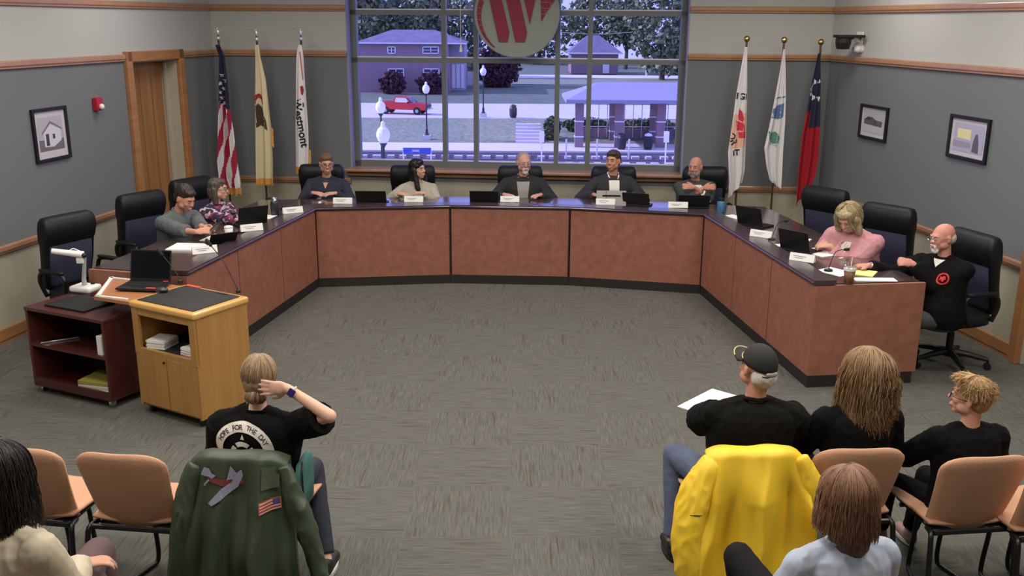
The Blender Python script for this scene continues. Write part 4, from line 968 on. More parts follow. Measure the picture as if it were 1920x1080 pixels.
for px, py, lab, e, w_ in ltp:
    p = Z(px, py, WT); laptop((p.x, p.y, WT), (wing(px) + e) if 590 < px < 1330 else (.62 if px < 590 else -.85), lab, w_ if px != 417 else .25, .15 if px == 417 else .165 if 590 < px < 1330 else .2, 128 if px == 417 else 118 if 590 < px < 1330 else 108)['group'] = 'laptops on the dais'
p = Z(1146, 386, WT); t = thing('tablet', 'silver tablet standing upright before the man in the white shirt', 'tablet', (p.x, p.y, WT), -.05)
bm = B(); box(bm, (0, 0, .085), (.33, .008, .17), bev=.003); bmesh.ops.transform(bm, matrix=RX(-.3), verts=bm.verts); obj('tablet_body', bm, mat('silver_plastic', (150, 148, 144), .4), t)
obj('kickstand', box(B(), (0, .05, .06), (.2, .004, .13), rot=RX(.5)), M['black'], t); bm = B(); box(bm, (-.06, -.006, .085), (.004, .004, .16)); bmesh.ops.transform(bm, matrix=RX(-.3), verts=bm.verts); obj('hinge_line', bm, M['black'], t)
# microphones
def mic(base, zb, head, yh, lab, mid=None):
    b = Z(*base, zb); h = Y(head[0], head[1], b.y + yh); t = thing('gooseneck_microphone', lab, 'microphone', (b.x, b.y, zb), 0, 'gooseneck microphones')
    h = h - b; m_ = Vector(mid) if mid else Vector((h.x * .35, h.y * .3, h.z * .95))
    obj('mic_base', lathe(B(), [(.035, 0), (.035, .012), (.012, .02)], seg=16), M['black'], t)
    P = arc([(0, 0, .015), m_, h], 6); obj('gooseneck', tube(B(), P, .0035, 6), M['black'], t, smooth=True)
    d = (P[-1] - P[-3]).normalized(); obj('mic_head', capsule(B(), h, h + d * .045, .011, .012, 10), M['blackm'], t, smooth=True)
mic((531, 392), WT, (507, 372), .0, 'gooseneck microphone beside the dark bottle at the left corner')
mic((452, 436), WT, (440, 400), .05, 'gooseneck microphone beside the white cup and the floral blouse')
mic((1392, 404), WT, (1408, 389), 0, 'gooseneck microphone at the right corner, next to the white sheet')
mic((1447, 450), LT, (1472, 415), .15, 'gooseneck microphone right of the name plate at the empty navy chair')
mic((1488, 458), WT, (1493, 436), -.05, 'short upright gooseneck microphone by the blue folder')
mic((1553, 508), LT, (1584, 468), .1, 'gooseneck microphone right of the woman in pink\'s name plate')
mic((374, 466), WT, (398, 462), .3, 'low gooseneck microphone over the papers before the man in grey')
# drinks
p = Z(516, 403, WT); t = thing('water_bottle', 'dark insulated bottle with silver top at the left corner of the dais', 'bottle', (p.x, p.y, WT))
obj('bottle_body', lathe(B(), [(.04, 0), (.044, .01), (.044, .13), (.036, .15)], seg=20), mat('dark_bottle', (44, 46, 48), .35), t, smooth=True); obj('bottle_cap', lathe(B(), [(.034, .15), (.036, .155), (.03, .18), (.02, .19)], seg=20), M['steel'], t)
p = Z(1351, 398, WT); t = thing('water_bottle', 'blue water bottle with dark lid at the right corner of the dais', 'bottle', (p.x, p.y, WT))
obj('bottle_body', lathe(B(), [(.04, 0), (.043, .01), (.043, .11), (.034, .125)], seg=20), mat('blue_bottle', (66, 116, 158), .35), t, smooth=True); obj('bottle_cap', lathe(B(), [(.034, .125), (.034, .15), (.02, .155)], seg=20), M['black'], t)
obj('neck_band', lathe(B(), [(.036, .118), (.036, .126)], seg=20), M['steel'], t)
p = Z(430, 446, WT); t = thing('paper_cup', 'white cup standing between the grey-shirted man and the floral blouse', 'cup', (p.x, p.y, WT))
obj('cup_body', lathe(B(), [(.032, 0), (.04, .1)], seg=20), M['white'], t, smooth=True); obj('cup_lid', lathe(B(), [(.042, .1), (.042, .108), (.03, .115)], seg=20), M['white'], t)
p = Z(1591, 531, WT); t = thing('iced_coffee_cup', 'clear plastic cup of iced coffee with straw at the right wing end', 'cup', (p.x, p.y, WT))
obj('cup_body', lathe(B(), [(.034, 0), (.05, .14), (.048, .14), (.033, .004)], seg=24), M['clear'], t, smooth=True); obj('coffee', lathe(B(), [(.0325, .005), (.044, .098), (.002, .099)], seg=24), mat('iced_coffee', (146, 100, 70), .4), t, smooth=True)
obj('cup_lid', lathe(B(), [(.053, .138), (.053, .148), (.047, .155), (.02, .156)], seg=24), M['clear'], t); obj('straw', tube(B(), [(0, 0, .03), (.012, .004, .21)], .004, 6), M['white'], t)
obj('cup_print', lathe(B(), [(.0475, .105), (.049, .125)], seg=24), M['white'], t)
# papers
def sheet(px, py, w_, d, rz, lab, m='paper', z=None, n=1, name='paper_sheet'):
    z = WT if z is None else z; p = Z(px, py, z); bm = B()
    box(bm, (0, 0, .0015 * n + .0006), (w_, d, .003 * n))
    o = obj(name, bm, M[m] if isinstance(m, str) else m, loc=(p.x, p.y, z)); o.rotation_euler.z = rz
    return tag(o, lab, 'paper')
aL2, aR2 = angL, angR
sheet(352, 465, .26, .3, aL2 + .1, 'stack of white papers before the man in the grey shirt', n=5, name='paper_stack')
sheet(407, 446, .3, .2, aL2, 'white papers under the laptop beside the grey-shirted man\'s hands', n=1)
sheet(437, 411, .22, .3, aL2 + .35, 'white papers under the floral blouse woman\'s hands', n=1); sheet(500, 407, .2, .15, aL2, 'white sheet behind the laptop of the floral blouse woman')
sheet(1378, 407, .22, .12, angR + .3, 'white sheet at the right corner of the dais')
sheet(1471, 460, .1, .16, angR, 'small white sheet left of the woman in pink\'s laptop'); sheet(1535, 474, .3, .2, angR + .35, 'white paper pad between the laptop and the woman in pink', n=2, name='paper_pad')
sheet(1505, 460, .05, .1, angR, 'small white card behind the woman in pink\'s laptop'); sheet(1517, 450, .03, .08, angR + .9, 'tiny white card before the woman in pink\'s hands'); 
sheet(1490, 452, .16, .12, angR + .4, 'blue folder behind the woman in pink\'s laptop', m=mat('blue_folder', (44, 52, 110), .5), name='folder')
sheet(1566, 510, .24, .2, angR + .5, 'pale papers under the iced coffee', n=1); sheet(1618, 512, .19, .2, angR + .9, 'yellow paper pad behind the iced coffee', m='yellowpaper', n=2, name='note_pad')
sheet(1640, 525, .33, .1, -.02, 'white papers at the near edge of the right wing', n=2, name='paper_stack'); sheet(1577, 484, .04, .02, .4, 'tiny white item before the bald man\'s hand')
p = Z(588, 385, WT); tag(obj('computer_mouse', ell(B(), (0, 0, .012), (.02, .03, .014)), M['white'], loc=(p.x + .05, p.y + .1, WT)), 'small white mouse left of the navy-shirted man\'s name plate', 'mouse')
# ------------------------------------------------------------------ lectern and cart
def carcass_frame(FL, FR, z0):
    d = (FR - FL).normalized(); a = math.atan2(d.y, d.x); return a, (FR - FL).length
FLp, FRp = V2(Z(265, 757, .07)), V2(Z(380, 790, .07)); aP, wP = carcass_frame(FLp, FRp, .07); dP, hP = .5, .87
t = thing('lectern', 'light oak lectern cabinet with black top and open shelf', 'lectern', (FLp.x, FLp.y, 0), aP); LECT = t; O_ = M['podium']
obj('side_panel', box(B(), (.012, dP / 2, (.07 + hP) / 2 - .02), (.024, dP, hP - .11), bev=.003), O_, t); obj('side_panel', box(B(), (wP - .012, dP / 2, (.07 + hP) / 2 - .02), (.024, dP, hP - .11), bev=.003), O_, t)
obj('back_panel', box(B(), (wP / 2, dP - .012, (.07 + hP) / 2 - .02), (wP - .05, .024, hP - .11)), M['blackm'], t)
obj('shelf', box(B(), (wP / 2, dP / 2 - .02, .5), (wP - .05, dP - .06, .03)), M['blackm'], t); obj('bottom_panel', box(B(), (wP / 2, dP / 2, .085), (wP - .05, dP - .03, .03)), O_, t)
obj('top_rail', box(B(), (wP / 2, .015, hP - .075), (wP - .04, .03, .05), bev=.003), O_, t); obj('middle_rail', box(B(), (wP / 2, .015, .5), (wP - .05, .03, .04), bev=.003), O_, t)
for s in (0, 1): obj('front_stile', box(B(), (.03 + s * (wP - .06), .01, .66), (.06, .028, .37), bev=.003), O_, t)
for s in (0, 1):
    q = obj('door', box(B(), (wP / 2 + (s - .5) * wP * .485, .008, .285), (wP * .475, .022, .39), bev=.002), O_, t)
    if s == 0: obj('lock', lathe(B(), [(.008, -.004), (.008, .01)], (wP / 2 - .02, -.004, .45), 12, rot=RX(pi / 2)), M['black'], q)
bm = B(); box(bm, (wP / 2, dP / 2, hP - .025), (wP + .03, dP + .03, .05), bev=.018, seg=3); obj('top', bm, M['podium_edge'], t)
obj('black_inlay', box(B(), (wP / 2, dP / 2, hP + .002), (wP - .07, dP - .06, .008)), mat('black_inlay', (38, 36, 35), .45), t)
for x in (.06, wP - .06):
    for y in (.06, dP - .06): obj('caster', lathe(B(), [(.03, -.012), (.03, .012)], (x, y, .031), 14, rot=RY(pi / 2)), M['black'], t)
for x in (.06, wP - .06): obj('caster_plate', box(B(), (x, dP / 2, .064), (.06, dP - .06, .012)), M['black'], t)
def onlect(px, py, z=hP + .006): return Z(px, py, z)
p = onlect(362, 537); q = sheet(362, 537, .14, .03, aP, 'orange-red label strip at the back of the lectern top', m=mat('orange_label', (226, 84, 58), .5), z=hP + .006, name='label_strip')
p = onlect(303, 547); t2 = thing('computer_mouse', 'dark computer mouse at the left corner of the lectern top', 'mouse', (p.x, p.y, hP + .006), aP + .3)
obj('mouse_shell', ell(B(), (0, 0, .016), (.055, .032, .018)), mat('grey_black_plastic', (50, 50, 48), .35), t2, smooth=True); obj('scroll_wheel', ell(B(), (-.035, 0, .028), (.01, .004, .006), seg=8), M['black'], t2)
tag(obj('pen', tube(B(), [(-.06, 0, .006), (.06, 0, .006)], .005, 6), M['steel'], loc=tuple(onlect(416, 551))), 'thin silver pen lying on the lectern top', 'pen').rotation_euler.z = aP
def lmic(b, m_, h, zb, lab, dy):
    pb = Z(*b, zb); ph = Y(h[0], h[1], pb.y + dy); pm = Y(m_[0], m_[1], pb.y + dy * .5); t = thing('lectern_microphone', lab, 'microphone', (pb.x, pb.y, zb), 0, 'long gooseneck microphones on the lectern')
    obj('mic_base', lathe(B(), [(.018, 0), (.018, .02), (.006, .03)], seg=12), M['black'], t); obj('gooseneck', tube(B(), arc([(0, 0, .02), pm - pb, ph - pb], 6), .004, 6), M['black'], t, smooth=True)
    d = (ph - pm).normalized(); obj('mic_head', capsule(B(), ph - pb, ph - pb + d * .05, .012, .014, 10), M['blackm'], t, smooth=True)
lmic((447, 549), (420, 492), (395, 460), hP + .006, 'long gooseneck microphone at the right corner of the lectern, bent left', .12)
lmic((338, 531), (326, 505), (304, 478), hP + .006, 'long gooseneck microphone at the back left corner of the lectern', .05)
lc = lambda x, y, z: (Matrix.Translation((FLp.x, FLp.y, 0)) @ RZ(aP)) @ Vector((x, y, z))
for k, (x, lab) in enumerate(((.15, 'stack of white papers on the left of the lectern shelf'), (wP - .13, 'stack of white papers on the right of the lectern shelf'))):
    p = lc(x, .12, .516); bm = B()
    for i in range(7): box(bm, (random.uniform(-.004, .004), random.uniform(-.004, .004), .005 + i * .009), (.15, .17, .007))
    o = obj('paper_stack', bm, M['white'], loc=p); o.rotation_euler.z = aP + .25 - k * .3; tag(o, lab, 'paper', 'paper stacks on the lectern shelf')
# cart
FLc, FRc = V2(Z(65, 722, .06)), V2(Z(210, 755, .06)); aC, wC = carcass_frame(FLc, FRc, .06); dC, hC = .42, .70; K_ = M['mahog']
t = thing('rolling_cart', 'dark mahogany rolling cart with open shelves beside the lectern', 'cart', (FLc.x, FLc.y, 0), aC)
for s in (0, 1): obj('side_panel', box(B(), (.0125 + s * (wC - .025), dC / 2, (.06 + hC - .025) / 2), (.025, dC, hC - .085), bev=.002), K_, t)
obj('top', box(B(), (wC / 2, dC / 2, hC - .0125), (wC + .01, dC + .01, .026), bev=.004), K_, t); obj('back_panel', box(B(), (wC / 2, dC - .01, (.06 + hC) / 2 - .02), (wC - .05, .018, hC - .1)), mat('dark_cart_back', (44, 22, 20), .7), t)
obj('shelf', box(B(), (wC / 2, dC / 2 - .01, .40), (wC - .05, dC - .03, .025)), K_, t); obj('bottom_shelf', box(B(), (wC / 2, dC / 2 - .01, .075), (wC - .05, dC - .03, .03)), K_, t)
obj('plinth', box(B(), (wC / 2, .01, .1), (wC - .05, .018, .06)), K_, t)
for x in (.05, wC - .05):
    for y in (.05, dC - .05): obj('caster', lathe(B(), [(.028, -.01), (.028, .01)], (x, y, .029), 14, rot=RY(pi / 2)), M['steel'], t)
cc = lambda x, y, z: (Matrix.Translation((FLc.x, FLc.y, 0)) @ RZ(aC)) @ Vector((x, y, z))
def put(name, bm, m, p, rz, lab, cat, **k): o = obj(name, bm, m, loc=p, **k); o.rotation_euler.z = rz; return tag(o, lab, cat)
p = Z(150, 571, hC); put('black_pad', box(B(), (0, 0, .008), (.42, .3, .013), bev=.003), M['blackm'], (p.x, p.y, hC + .001), aC, 'thin black square pad on top of the cart', 'pad')
p = cc(.17, .14, .413); put('metal_bracket', box(B(), (0, 0, .008), (.28, .07, .014), bev=.003), M['steel'], p, .55, 'grey metal strip lying on the middle shelf of the cart', 'metal strip')
p = cc(wC - .09, .1, .413); put('white_box', box(B(), (0, 0, .075), (.05, .16, .15), bev=.003), M['white'], p, aC, 'white box standing on the middle shelf of the cart', 'box')
p = cc(wC - .22, .15, .09)
for i, (m_, l_) in enumerate(((M['white'], 'white binder at the bottom of the stack in the cart'), (mat('pale_binder', (206, 200, 184), .6), 'pale binder in the middle of the stack in the cart'), (mat('olive_folder', (150, 142, 66), .6), 'olive-green folder on top of the stack in the cart'))):
    put('binder', box(B(), (0, 0, .0), (.3, .24, .028), bev=.003), m_, p + Vector((.0, 0, .016 + .029 * i)), aC + .1 + .03 * i, l_, 'binder')['group'] = 'binders in the cart'
# document camera: stands on a pedestal column of the cart top's far edge
p = Z(158, 548, hC + .002); t = thing('document_camera', 'white document camera with raised arm on the back of the cart', 'document camera', (p.x, p.y, hC + .001), 0)
bx = p; top = Y(157, 478, p.y) - Vector((p.x, p.y, hC)); tip = Y(97, 471, p.y - .05) - Vector((p.x, p.y, hC)); foot = Y(160, 525, p.y) - Vector((p.x, p.y, hC))
bm = B(); box(bm, (.0, .03, .03), (.2, .16, .05), rot=RZ(-.3), bev=.02, seg=3); obj('camera_base', bm, M['white'], t, smooth=False)
obj('control_button', lathe(B(), [(.018, .055), (.018, .062)], (.05, .06, 0), 14), M['black'], t)
obj('arm_post', tube(B(), [(0, .02, .04), (0, .02, foot.z), tuple(top - Vector((-.005, 0, .015)))], [.022, .018, .014], 10), mat('grey_plastic', (170, 170, 168), .4), t)
ar = obj('camera_arm', tube(B(), [tuple(tip), tuple(tip * .5 + top * .5), tuple(top)], [.022, .024, .03], 12), M['white'], t, smooth=False)
obj('camera_lens', ell(B(), tuple(top + Vector((.012, -.02, 0))), .02), M['black'], ar); obj('arm_loop', tube(B(), arc([tuple(tip * .45 + top * .55 + Vector((0, 0, .02))), tuple(tip * .3 + top * .7 + Vector((0, 0, .04))), tuple(top + Vector((-.02, 0, .025)))], 4), .005, 6), M['white'], ar)
obj('camera_head', box(B(), tuple(top + Vector((-.03, 0, -.045))), (.06, .04, .05), bev=.008), M['white'], ar)
# side shelf of the lectern, with the tray and the laptop
hz = .845; S4 = [V2(Z(*q, hz)) for q in ((176, 556), (206, 519), (330, 533), (243, 566))]; lw = (Matrix.Translation((FLp.x, FLp.y, 0)) @ RZ(aP)).inverted()
loc4 = [lw @ Vector((q.x, q.y, 0)) for q in S4]; loc4[2].x = loc4[3].x = -.006
sh = obj('side_shelf', prism(B(), [(q.x, q.y) for q in loc4], hz - .024, hz), mat('brown_shelf', (170, 112, 72), .4), LECT)
obj('shelf_bracket', prism(B(), [(-.005, .12), (-.005, .3), (-.025, .3), (-.025, .12)], .6, hz - .025), M['black'], LECT)
tr = Z(222, 543, hz); rzt = math.atan2((S4[2] - S4[1]).y, (S4[2] - S4[1]).x)
o = thing('white_tray', 'white-framed tray under the large laptop beside the lectern', 'tray', (0, 0, hz + .001)); bm = B()
def edge(a, b, w_): 
    d = (b - a).normalized(); n = Vector((-d.y, d.x)) * w_; prism(bm, [a, b, b + n, a + n], 0, .010)
T4 = [V2(Z(*q, hz)) for q in ((180, 557), (207, 521), (300, 531), (238, 563))]
edge(T4[0], T4[1], -.028); edge(T4[1], T4[2], -.02); edge(T4[3], T4[0], -.02); obj('tray_rim', bm, M['white'], o)
hz2 = hz + .012; hc_ = Z(283, 530, hz2); fc_ = Z(236, 556, hz2); dv = V2(fc_) - V2(hc_); rzl = math.atan2(-dv.x, dv.y)
lp = laptop((hc_.x, hc_.y, hz2), rzl, 'large open black laptop with orange-red stickers beside the document camera', .33, .24, 104)
obj('sticker', box(B(), (-.11, .215, .0195), (.08, .02, .002)), mat('red_sticker', (226, 70, 60), .5), lp); obj('sticker', box(B(), (-.13, .02, .0195), (.04, .016, .002)), mat('red_sticker', (226, 70, 60), .5), lp)
# ------------------------------------------------------------------ people
SK = {}
def skin(name, c):
    if name not in SK:
        m = mat('skin_' + name, c, .55, var=.5, vscale=14, c2=tuple(v * .94 for v in c), spec=.35, bump=.05, bscale=120)
        m.node_tree.nodes['Principled BSDF'].inputs['Subsurface Weight'].default_value = .08; m.node_tree.nodes['Principled BSDF'].inputs['Subsurface Radius'].default_value = (.02, .008, .004)
        SK[name] = m
    return SK[name]
EYE_W = mat('eye_white', (176, 168, 162), .3); IRIS = mat('iris', (50, 36, 28), .2); LIP = mat('lips', (168, 92, 84), .5)
TORSO = [(-.13, .12, .10, 0), (-.09, .165, .125, 0), (0, .178, .13, 0), (.1, .162, .118, 0), (.2, .160, .112, .0), (.3, .178, .118, 0), (.38, .188, .115, -.005), (.43, .18, .10, -.012), (.47, .135, .08, -.015), (.505, .078, .064, -.014), (.53, .058, .055, -.008)]
def rings(infl=0, wide=1, belly=0, bust=0, z0=-.2, z1=.6, hem=0):
    out = []
    for z, rx, ry, yc in TORSO:
        if z < z0 or z > z1: continue
        b = belly * math.exp(-((z - .08) / .14) ** 2); bu = bust * math.exp(-((z - .3) / .07) ** 2)
        infl_ = infl * (.45 if z > .48 else 1)
        out.append((z, (rx + infl_) * (wide if z < .48 else 1) + b * .35 + (hem if z < .02 else 0), ry + infl_ + (b + bu) * .55 + (hem if z < .02 else 0), 0, yc + (b + bu) * .5))
    return out
def ik(S_, W, a, b, pole):
    d = W - S_; L = min(d.length, (a + b) * .995); d = d.normalized(); W2 = S_ + d * L
    x = (a * a - b * b + L * L) / (2 * L); h = sqrt(max(0, a * a - x * x)); p = (pole - d * pole.dot(d)).normalized(); return S_ + d * x + p * h, W2
def add_hand(bm, W, d, n, right, curl=.35, spread=.12, k=1.0, pinch=0):
    """W wrist, d finger direction, n back-of-hand normal"""
    d = d.normalized(); n = (n - d * n.dot(d)).normalized(); x = d.cross(n)
    def P(a, b, c): return W + x * a * k + d * b * k + n * c * k
    R = Matrix((x, d, n)).transposed().to_4x4()
    ell(bm, P(0, .045, 0), (.040 * k, .052 * k, .0165 * k), rot=R, seg=14); ell(bm, P(0, .01, 0), (.028 * k, .03 * k, .018 * k), rot=R, seg=12)
    ell(bm, P(0, .072, .001), (.041 * k, .022 * k, .013 * k), rot=R, seg=12)
    sg = -1 if right else 1
    for i, (fx, fl) in enumerate(((-.031, .066), (-.0105, .076), (.0105, .072), (.030, .056))):
        fx, = (fx * -sg,) ; sp = -fx * 0 + (fx / .031) * spread
        p = P(fx, .082, 0); a = .12 + curl * .3; dr = (d * cos(sp) + x * sin(sp))
        for j, (sl, rr) in enumerate(((.46, .0098), (.31, .0088), (.23, .0078))):
            dirv = dr * cos(a) - n * sin(a); q = p + dirv * fl * sl * k; capsule(bm, p, q, rr * k, (rr - .0008) * k, 8); p = q; a += curl * (1.1 if j == 0 else .8)
    p = P(sg * .026, .022, -.006); q = P(sg * (.052 - pinch * .02), .05, -.014 - pinch * .01); r_ = P(sg * (.058 - pinch * .035), .082, -.02 - pinch * .02)
    capsule(bm, p, q, .0145 * k, .0115 * k, 8); capsule(bm, q, r_, .011 * k, .009 * k, 8)
def fwd(M_, v): return (M_.to_3x3() @ Vector(v))
def head_shape(bm, HM, ears=True, female=False, wide=1.0):
    def E_(c, r, rot=None, seg=18):
        ell(bm, HM @ Vector(c), r, rot=HM.to_3x3().to_4x4() @ (rot if rot else Matrix()), seg=seg)
    w = wide
    E_((0, -.018, .032), (.075 * w, .094, .084)); E_((0, .012, .0), (.068 * w, .078, .095)); E_((0, .03, -.035), (.056 * w, .06, .078))
    E_((0, .056, -.092), (.03 * w, .028, .022)); E_((0, .02, -.07), (.052 * w, .05, .035)); E_((0, .078, .03), (.042, .014, .012))
    for s in (-1, 1):
        E_((s * .034, .062, -.024), (.024, .022, .022)); E_((s * .056 * w, .015, -.055), (.016, .04, .03))
        if ears: E_((s * .079 * w, -.008, -.004), (.010, .019, .031), rot=RZ(s * .35)); E_((s * .082 * w, -.008, -.026), (.008, .01, .012))
    E_((0, .089, -.062), (.023, .012, .0075)); E_((0, .088, -.074), (.019, .011, .0075))
    capsule(bm, HM @ Vector((0, .086, .018)), HM @ Vector((0, .108, -.022)), .008, .0115, 10)
    for s in (-1, 1): E_((s * .011, .097, -.028), (.009, .011, .008), seg=10)
HAIRM = {}
def hairmat(name, c, c2):
    if name not in HAIRM: HAIRM[name] = mat('hair_' + name, c, .42, island=1, c2=c2, spec=.4)
    return HAIRM[name]
def strands(out, HM, c, r, n, phi, th0, th1, drop=0, wave=.01, rad=.002, lift=0, taper=.3, seg=9, inward=0, jit=.012, rnd=None, part=0):
    """hair locks laid over an ellipsoid (phi 0 = back of head), then hanging by drop"""
    vs, fs = out; rn = rnd or random
    for _ in range(n):
        ph = rn.uniform(*phi); t0 = rn.uniform(*th0) if isinstance(th0, tuple) else th0; t1 = rn.uniform(*th1) if isinstance(th1, tuple) else th1
        pts = []; o = rn.uniform(-jit * .3, jit); ph2 = ph + rn.uniform(-.25, .25); w1, w2 = rn.uniform(0, 6), rn.uniform(.6, 1.4)
        for i in range(seg + 1):
            f = i / seg; th = t0 + (t1 - t0) * f; pp = ph + (ph2 - ph) * f; k = 1 + (o + lift * f * f * rn.uniform(.5, 1.0)) / r[0]
            pts.append(HM @ (Vector(c) + Vector((r[0] * sin(th) * sin(pp), -r[1] * sin(th) * cos(pp), r[2] * cos(th))) * k))
        L = drop * rn.uniform(.8, 1.05) if drop else 0
        if L:
            b = pts[-1]; out_d = (b - HM @ Vector(c)); out_d.z = 0; out_d = out_d.normalized() if out_d.length > 1e-4 else Vector((0, -1, 0)); sd_ = Vector((-out_d.y, out_d.x, 0)); m_ = 9
            for i in range(1, m_ + 1):
                f = i / m_; pts.append(b + Vector((0, 0, -L * f)) + out_d * (wave * sin(w1 + f * 7 * w2) - inward * f) + sd_ * wave * cos(w1 + f * 5 * w2) * f)
        if drop and len(pts) > 12:
            pass
        m_ = len(pts); k0 = len(vs); up = Vector((0, 0, 1))
        for i, p in enumerate(pts):
            d = (pts[min(i + 1, m_ - 1)] - pts[max(i - 1, 0)])
            d = d.normalized() if d.length > 1e-7 else up; a = d.orthogonal().normalized() if i == 0 else (a - d * a.dot(d)).normalized(); s_ = d.cross(a)
            q = rad * (1 if i < m_ * .6 else 1 - (1 - taper) * (i - m_ * .6) / (m_ * .4 + 1e-6)) * rn.uniform(.9, 1.1)
            for j in range(3): vs.append(p + (a * cos(j * 2.094) + s_ * sin(j * 2.094)) * q)
            if i:
                for j in range(3): fs.append((k0 + (i - 1) * 3 + j, k0 + (i - 1) * 3 + (j + 1) % 3, k0 + i * 3 + (j + 1) % 3, k0 + i * 3 + j))
    return out
class Person: pass
def person(label, loc, rz, sk, lean=8, side=0, twist=0, head=(0, 0, 0), s=1.0, hands=None, top=None, bottom=None, wide=1.0, belly=0, bust=0, female=False,
           knees=None, neck=.0, vox=.0075, feet=True, cat='person', shoulders=1.0, hw=1.0, ears=True, handk=1.0, footz=0, hs=1.07):
    """hands: [(wrist world, dir world, normal world, pole local, curl, pinch)] right then left"""
    P_ = Person(); t = thing('person', label, cat, (loc[0], loc[1], 0), rz); t.scale = (s, s, s); P_.t = t
    W2L = (T((loc[0], loc[1], 0)) @ RZ(rz) @ Matrix.Scale(s, 4)).inverted(); R2L = RZ(-rz).to_3x3()
    TM = T((0, 0, .56)) @ RZ(radians(twist)) @ RX(radians(-lean)) @ RY(radians(side)); P_.TM = TM; P_.W2L = W2L
    NK = TM @ T((0, -.008, .515)); hy, hp, hr = head
    HM = NK @ RX(radians(lean * .8)) @ RZ(radians(hy)) @ RX(radians(-hp)) @ RY(radians(hr)) @ T((0, .022, .165 + neck)); P_.HM = HM
    HC = HM @ Vector((0, 0, 0)); sw = .178 * shoulders * wide
    bm = B(); loft(bm, [(z, rx - .012, ry - .012, xc, yc) for z, rx, ry, xc, yc in rings(0, wide, belly, bust)], 20, mtx=TM)
    capsule(bm, NK @ Vector((0, -.01, -.03)), HM @ Vector((0, -.022, -.06)), .054 if not female else .045, .052 if not female else .043, 14)
    head_shape(bm, HM, ears, female, hw)
    arms = []; tp = top or {}
    dflt = [((.2, .30, .60), (0, 1, -.1), (0, 0, 1), (.6, -.5, -1), .3, 0), ((-.2, .30, .60), (0, 1, -.1), (0, 0, 1), (-.6, -.5, -1), .3, 0)]
    for i in (0, 1):
        sgn = 1 if i == 0 else -1; h = hands[i] if hands and hands[i] else None
        if h is None: h = dflt[i]; Wp = Vector(h[0]); dv, nv = Vector(h[1]), Vector(h[2])
        else: Wp = W2L @ Vector(h[0]); dv, nv = R2L @ Vector(h[1]), R2L @ Vector(h[2])
        Sh = TM @ Vector((sgn * sw, -.008, .425)); El, Wr = ik(Sh, Wp, .285, .255, Vector(h[3]).normalized())
        arms.append((Sh, El, Wr)); capsule(bm, Sh, El, .045, .036, 12); capsule(bm, El, Wr, .037, .024, 12); ell(bm, El + (El - Wr).normalized() * .006, .036, seg=12)
        add_hand(bm, Wr, dv, nv, i == 0, h[4], k=handk, pinch=h[5] if len(h) > 5 else 0)
    P_.arms = arms; kn = knees or [((.12, .44, .53), (.12, .46, .09)), ((-.12, .44, .53), (-.12, .46, .09))]; P_.kn = kn
    for i, (k_, a_) in enumerate(kn):
        sgn = 1 if i == 0 else -1; hp_ = Vector((sgn * .09, 0, .545)); capsule(bm, hp_, k_, .07, .05, 12); capsule(bm, k_, a_, .05, .035, 12)
        ft = Vector(a_) + Vector((sgn * .02, .13, -.055)); capsule(bm, Vector(a_) + Vector((0, -.02, -.035)), ft, .03, .026, 10)
    body = remeshed('body', bm, vox, 3); P_.body = body; o = mobj('body', body, sk, t); P_.bodyo = o
    # clothes
    if tp:
        inf = tp.get('inflate', .012); bm = B(); loft(bm, rings(inf, wide, belly, bust, z0=tp.get('hem', -.1), z1=.515, hem=tp.get('flare', 0)), 24, mtx=TM)
        ux, uy, uz = (.062, .058, .015) if not female else (.055, .052, .012)
        ell(bm, TM @ Vector((0, -.012, .502)), (ux + .008, uy + .012, .02), rot=TM.to_3x3().to_4x4())
        for i, (Sh, El, Wr) in enumerate(arms):
            sgn = 1 if i == 0 else -1; r0 = .052 + inf * .6 + tp.get('slv', 0); ell(bm, Sh + fwd(TM, (-sgn * .012, 0, -.008)), (.056 + inf * .5, .056 + inf * .5, .056 + inf * .4), rot=TM.to_3x3().to_4x4(), seg=14)
            capsule(bm, TM @ Vector((sgn * .055, -.012, .478)), Sh + fwd(TM, (0, 0, .0)), .034 + inf * .8, .05 + inf * .5, 14)
            if tp.get('sleeve', 'long') == 'long':
                e = tp.get('cuff', .96); capsule(bm, Sh, El, r0, .046 + inf * .6 + tp.get('slv', 0), 14); tube(bm, [El, El + (Wr - El) * .5, El + (Wr - El) * e], [.047 + inf * .5 + tp.get('slv', 0), .043 + inf * .5 + tp.get('slv', 0), .034 + inf * .5 + tp.get('slv', 0)], 14)
                ell(bm, El, .047 + inf * .5 + tp.get('slv', 0), seg=12)
            elif tp['sleeve'] == 'elbow':
                capsule(bm, Sh, El, r0, .05 + inf * .6, 14); tube(bm, [El, El + (Wr - El) * .35], [.05 + inf * .5, .048 + inf * .5], 14)
            else:
                f = tp.get('slen', .62); tube(bm, [Sh, Sh + (El - Sh) * f * .5, Sh + (El - Sh) * f], [r0, r0 + .002, r0 + .006], 14)
        me = remeshed(tp.get('name', 'shirt'), bm, vox + .001, 4); wrinkle(me, tp.get('wr', .0035), tp.get('wsc', (9, 9, 6)), seed=len(label))
        P_.topo = mobj(tp.get('name', 'shirt'), me, tp['mat'], t); P_.bvh = bvh_of(me)
        if tp.get('collar'):
            c = tp['collar']; cm = c if not isinstance(c, bool) else tp['mat']; bm = B()
            for sgn in (-1, 1):
                tube(bm, [NK @ Vector(v) for v in arc([(0, -.068, .012), (sgn * .05, -.045, .012), (sgn * .062, .0, -.002), (sgn * .05, .045, -.022), (sgn * .02, .075, -.05)], 4)], [.012] * 17, 8, flat=1.0)
            P_.collar = mobj('collar', remeshed('collar', bm, .005, 2), cm, t)
